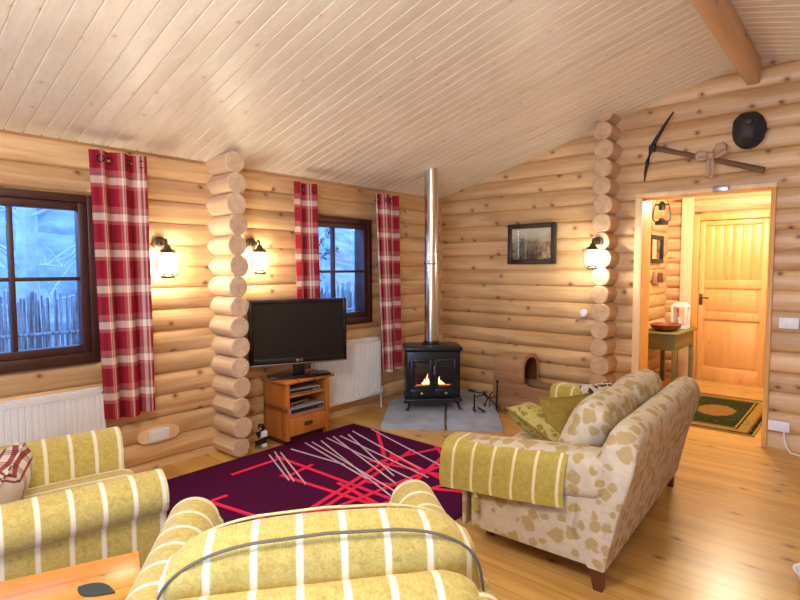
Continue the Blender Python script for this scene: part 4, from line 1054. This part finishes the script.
# hallway rug with border and medallion as inlaid pile
def orient():
    m, nt, b = newmat('oriental_pile'); co = objco(nt); sep = N(nt, 'ShaderNodeSeparateXYZ'); L(nt, co, sep.inputs[0])
    ax = math_(nt, 'ABSOLUTE', sep.outputs[0]); ay = math_(nt, 'ABSOLUTE', sep.outputs[1])
    d = math_(nt, 'MAXIMUM', math_(nt, 'SUBTRACT', ax, .40), math_(nt, 'SUBTRACT', ay, .72))
    nz = noise(nt, co, 26, 4); d2 = math_(nt, 'ADD', d, math_(nt, 'MULTIPLY', math_(nt, 'SUBTRACT', nz, .5), .02))
    gold, grn, dgr, red = srgb(150, 118, 58), srgb(44, 50, 26), srgb(28, 32, 20), srgb(120, 70, 40)
    col = ramp(nt, math_(nt, 'ADD', d2, .5), [(0, grn), (.345, gold), (.36, dgr), (.378, gold), (.455, red), (.47, dgr), (.50, gold)], 'CONSTANT')
    vo = N(nt, 'ShaderNodeTexVoronoi'); vo.inputs['Scale'].default_value = 16; L(nt, co, vo.inputs['Vector'])
    col = mix(nt, ramp(nt, vo.outputs['Distance'], [(.22, (.55,)*3), (.34, (0,)*3)]), col, grn if False else srgb(92, 84, 40))
    r = math_(nt, 'ADD', math_(nt, 'POWER', math_(nt, 'DIVIDE', ax, .17), 2.0), math_(nt, 'POWER', math_(nt, 'DIVIDE', ay, .26), 2.0))
    r = math_(nt, 'ADD', r, math_(nt, 'MULTIPLY', math_(nt, 'SUBTRACT', nz, .5), .9))
    col = mix(nt, ramp(nt, r, [(.75, (1, 1, 1)), (1.0, (0, 0, 0))]), col, mix(nt, nz, gold, red))
    L(nt, col, b.inputs['Base Color']); b.inputs['Roughness'].default_value = .95; b.inputs['Specular IOR Level'].default_value = .05
    bump(nt, b, noise(nt, co, 300, 2), .4, .003)
    return m
bm = bmesh.new(); box(bm, -.42, .42, -.74, .74, 0, .01, 0, .003)
tag(obj('hall_rug', bm, orient(), loc=(-1.10, 6.05, 0)), 'green and gold oriental rug on the floor of the hallway opening', 'rug')

# white bowl at the right edge of the frame
root = thing('pet_bowl', 'white bowl on the floor at the lower right corner', 'bowl', (0, 0, 0))
bm = bmesh.new(); lathe(bm, [(.0, 0), (.055, 0), (.06, .01), (.085, .05), (.088, .058), (.08, .058), (.056, .014), (.0, .012)], (0, 0, 0), 28, capends=False); obj('bowl', bm, M_white, root)
BOWL = root

# ------------------------------------------------------------------ outside the windows
M_ground = plain('frosty_ground', srgb(150, 156, 164), .9, vary=.5, bscale=6)
bm = bmesh.new(); G = {}
for i in range(25):
    for j in range(33):
        x = -4.05-i*.55; yy = -5+j*.6
        z = -.3+max(0, -x-7.2)*.42+.12*math.sin(i*1.7+j*.9)*(i > 5)
        G[i, j] = bm.verts.new((x, yy, z))
for i in range(24):
    for j in range(32): bm.faces.new((G[i, j], G[i+1, j], G[i+1, j+1], G[i, j+1]))
struct(obj('ground', bm, M_ground), 'pale frosty bank of ground outside the windows')
def brush():
    m, nt, b = newmat('brushwood'); co = objco(nt)
    n1 = noise(nt, mapping(nt, co, (30, 30, 3)), 1.0, 5, .7)
    L(nt, ramp(nt, n1, [(.35, srgb(60, 64, 74)), (.6, srgb(170, 172, 180))]), b.inputs['Base Color']); b.inputs['Roughness'].default_value = .9
    return m
M_brush = brush()
root = thing('brushwood_fence', 'pale brushwood fence seen through the windows', 'fence', (-6.6, 3.0, -.3))
bm = bmesh.new(); rr = random.Random(11)
for i in range(420):
    yy = -3.5+i*.021; h = 1.42+rr.uniform(-.1, .1); x = rr.uniform(-.03, .03)
    tube(bm, [(x, yy, 0), (x+rr.uniform(-.03, .03), yy+rr.uniform(-.03, .03), h)], [.017, .011], 5)
o = obj('brushwood', bm, M_brush, root); o['kind'] = 'stuff'
for zq in (.35, 1.05):
    bm = bmesh.new(); tube(bm, [(.06, -3.5, zq), (.06, 5.3, zq)], .02, 6); obj('rail', bm, M_brush, root)
M_bark = plain('pale_bark', srgb(206, 208, 210), .9, bumpy=.6, bscale=20, vary=.25)
M_twig = plain('frosted_twigs', srgb(220, 224, 228), .9)
M_dkfol = plain('evergreen_needles', srgb(84, 96, 104), .9, vary=.3, bscale=8)
def tree(loc, h, r, lean, seed, label, dark=False):
    root = thing('garden_tree', label, 'tree', loc); rr = random.Random(seed)
    bm = bmesh.new(); pts = [Vector((lean*t*t*.3+.05*math.sin(t*5+seed), lean*t*.5+.04*math.sin(t*4), h*t)) for t in [i/8 for i in range(9)]]
    tube(bm, pts, [r*(1-.75*i/8) for i in range(9)], 10); obj('trunk', bm, M_bark, root)
    bm = bmesh.new(); bl = bmesh.new()
    for k in range(46):
        t = rr.uniform(.18, 1); p = pts[int(t*8)]; a = rr.uniform(0, 2*PI); ln = rr.uniform(.5, 1.5)*(1.15-.6*t)
        q = [p+Vector((math.cos(a)*ln*s, math.sin(a)*ln*s, ln*.55*s+.12*math.sin(s*5+k))) for s in (0, .3, .6, 1)]
        tube(bm, q, [.022, .016, .011, .004], 5)
        for m_ in range(5):
            s = q[rr.choice((1, 2, 3))]; d = Vector((rr.uniform(-1, 1), rr.uniform(-1, 1), rr.uniform(-.3, 1)))*.32
            tube(bm, [s, s+d*.6+Vector((0, 0, .03)), s+d], [.008, .006, .003], 4)
            if dark:
                for w in range(7):
                    c = s+d*rr.random()+Vector((rr.uniform(-.06, .06), rr.uniform(-.06, .06), rr.uniform(-.06, .06)))
                    e1, e2 = Vector((rr.uniform(-1, 1), rr.uniform(-1, 1), rr.uniform(-1, 1)))*.05, Vector((rr.uniform(-1, 1), rr.uniform(-1, 1), rr.uniform(-1, 1)))*.03
                    bl.faces.new([bl.verts.new(c+v) for v in (e1, e2, -e1, -e2)])
    obj('branches', bm, M_twig, root)
    if dark: obj('foliage', bl, M_dkfol, root, smooth=0)
    else: bl.free()
tree((-8.3, 1.95, .1), 5.0, .17, .3, 1, 'pale bare tree with a thick trunk seen through the left window')
tree((-11.2, .2, 1.5), 4.4, .10, -.6, 2, 'thin bare tree farther back at the left side of the left window')
tree((-8.9, 4.3, .3), 4.6, .10, -.5, 5, 'leaning bare tree at the right side of the left window')
tree((-8.6, 7.2, .3), 5.0, .13, .3, 3, 'evergreen tree seen through the window behind the television', True)
tree((-10.2, 8.6, 1.0), 5.0, .14, -.2, 4, 'second evergreen tree, farther back behind the television window', True)

# ------------------------------------------------------------------ lights
def light(name, typ, loc, energy, color, size=.1, rot=None, sx=None, sy=None):
    d = bpy.data.lights.new(name, typ); d.energy = energy; d.color = color
    if typ == 'AREA':
        d.shape = 'RECTANGLE'; d.size = sx; d.size_y = sy
    else: d.shadow_soft_size = size
    o = bpy.data.objects.new(name, d); COL.objects.link(o); o.location = loc
    if rot: o.rotation_euler = rot
    return o
light('hall_lamp', 'POINT', (-1.0, 6.35, 2.25), 82, (1.0, .92, .70), .09)
light('unseen_room_light', 'POINT', (-1.0, .2, 2.38), 108, (1.0, .95, .88), .25)  # unseen light added above the camera to brighten near chairs and ceiling
light('unseen_room_light', 'POINT', (.9, 1.2, 2.2), 10, (1.0, .90, .78), .25)  # weak unseen light added from the right, no fixture here
light('patio_daylight', 'AREA', (.1, BACK_Y-.25, 1.15), 110, (.58, .75, 1.0), rot=(PI/2, 0, 0), sx=2.7, sy=2.0)
w = bpy.data.worlds.new('outside_sky'); SC.world = w; w.use_nodes = True
bg = w.node_tree.nodes['Background']; bg.inputs[0].default_value = (.17, .43, 1.0, 1); bg.inputs[1].default_value = 3.8

# ------------------------------------------------------------------ camera
cam = bpy.data.cameras.new('camera'); cam.lens = 24.0; cam.sensor_width = 36.0; cam.clip_start = .02
co = bpy.data.objects.new('camera', cam); COL.objects.link(co); SC.camera = co
yaw, pit, rol = .72117, .06044, .00235
fw = Vector((-math.sin(yaw)*math.cos(pit), math.cos(yaw)*math.cos(pit), -math.sin(pit)))
r_ = Vector((math.cos(yaw), math.sin(yaw), 0)); d_ = fw.cross(r_)
r2 = r_*math.cos(rol)+d_*math.sin(rol); d2 = -r_*math.sin(rol)+d_*math.cos(rol)
m = Matrix((r2, -d2, -fw)).transposed().to_4x4(); m.translation = Vector((0, 0, 1.44)); co.matrix_world = m
# bowl just inside the right edge
dv = fw+r2*((816-400)/533.33)+d2*((586-300)/533.33)
t = (0-1.44)/dv.z
BOWL.location = (dv.x*t, dv.y*t, 0)

vs = SC.view_settings; vs.view_transform = 'Standard'; vs.look = 'None'; vs.gamma = 1.0; vs.exposure = 0.22; vs.use_curve_mapping = False
try: SC.cycles.use_denoising = True
except Exception: pass
SC.cycles.max_bounces = 8; SC.cycles.diffuse_bounces = 5; SC.cycles.transparent_max_bounces = 12
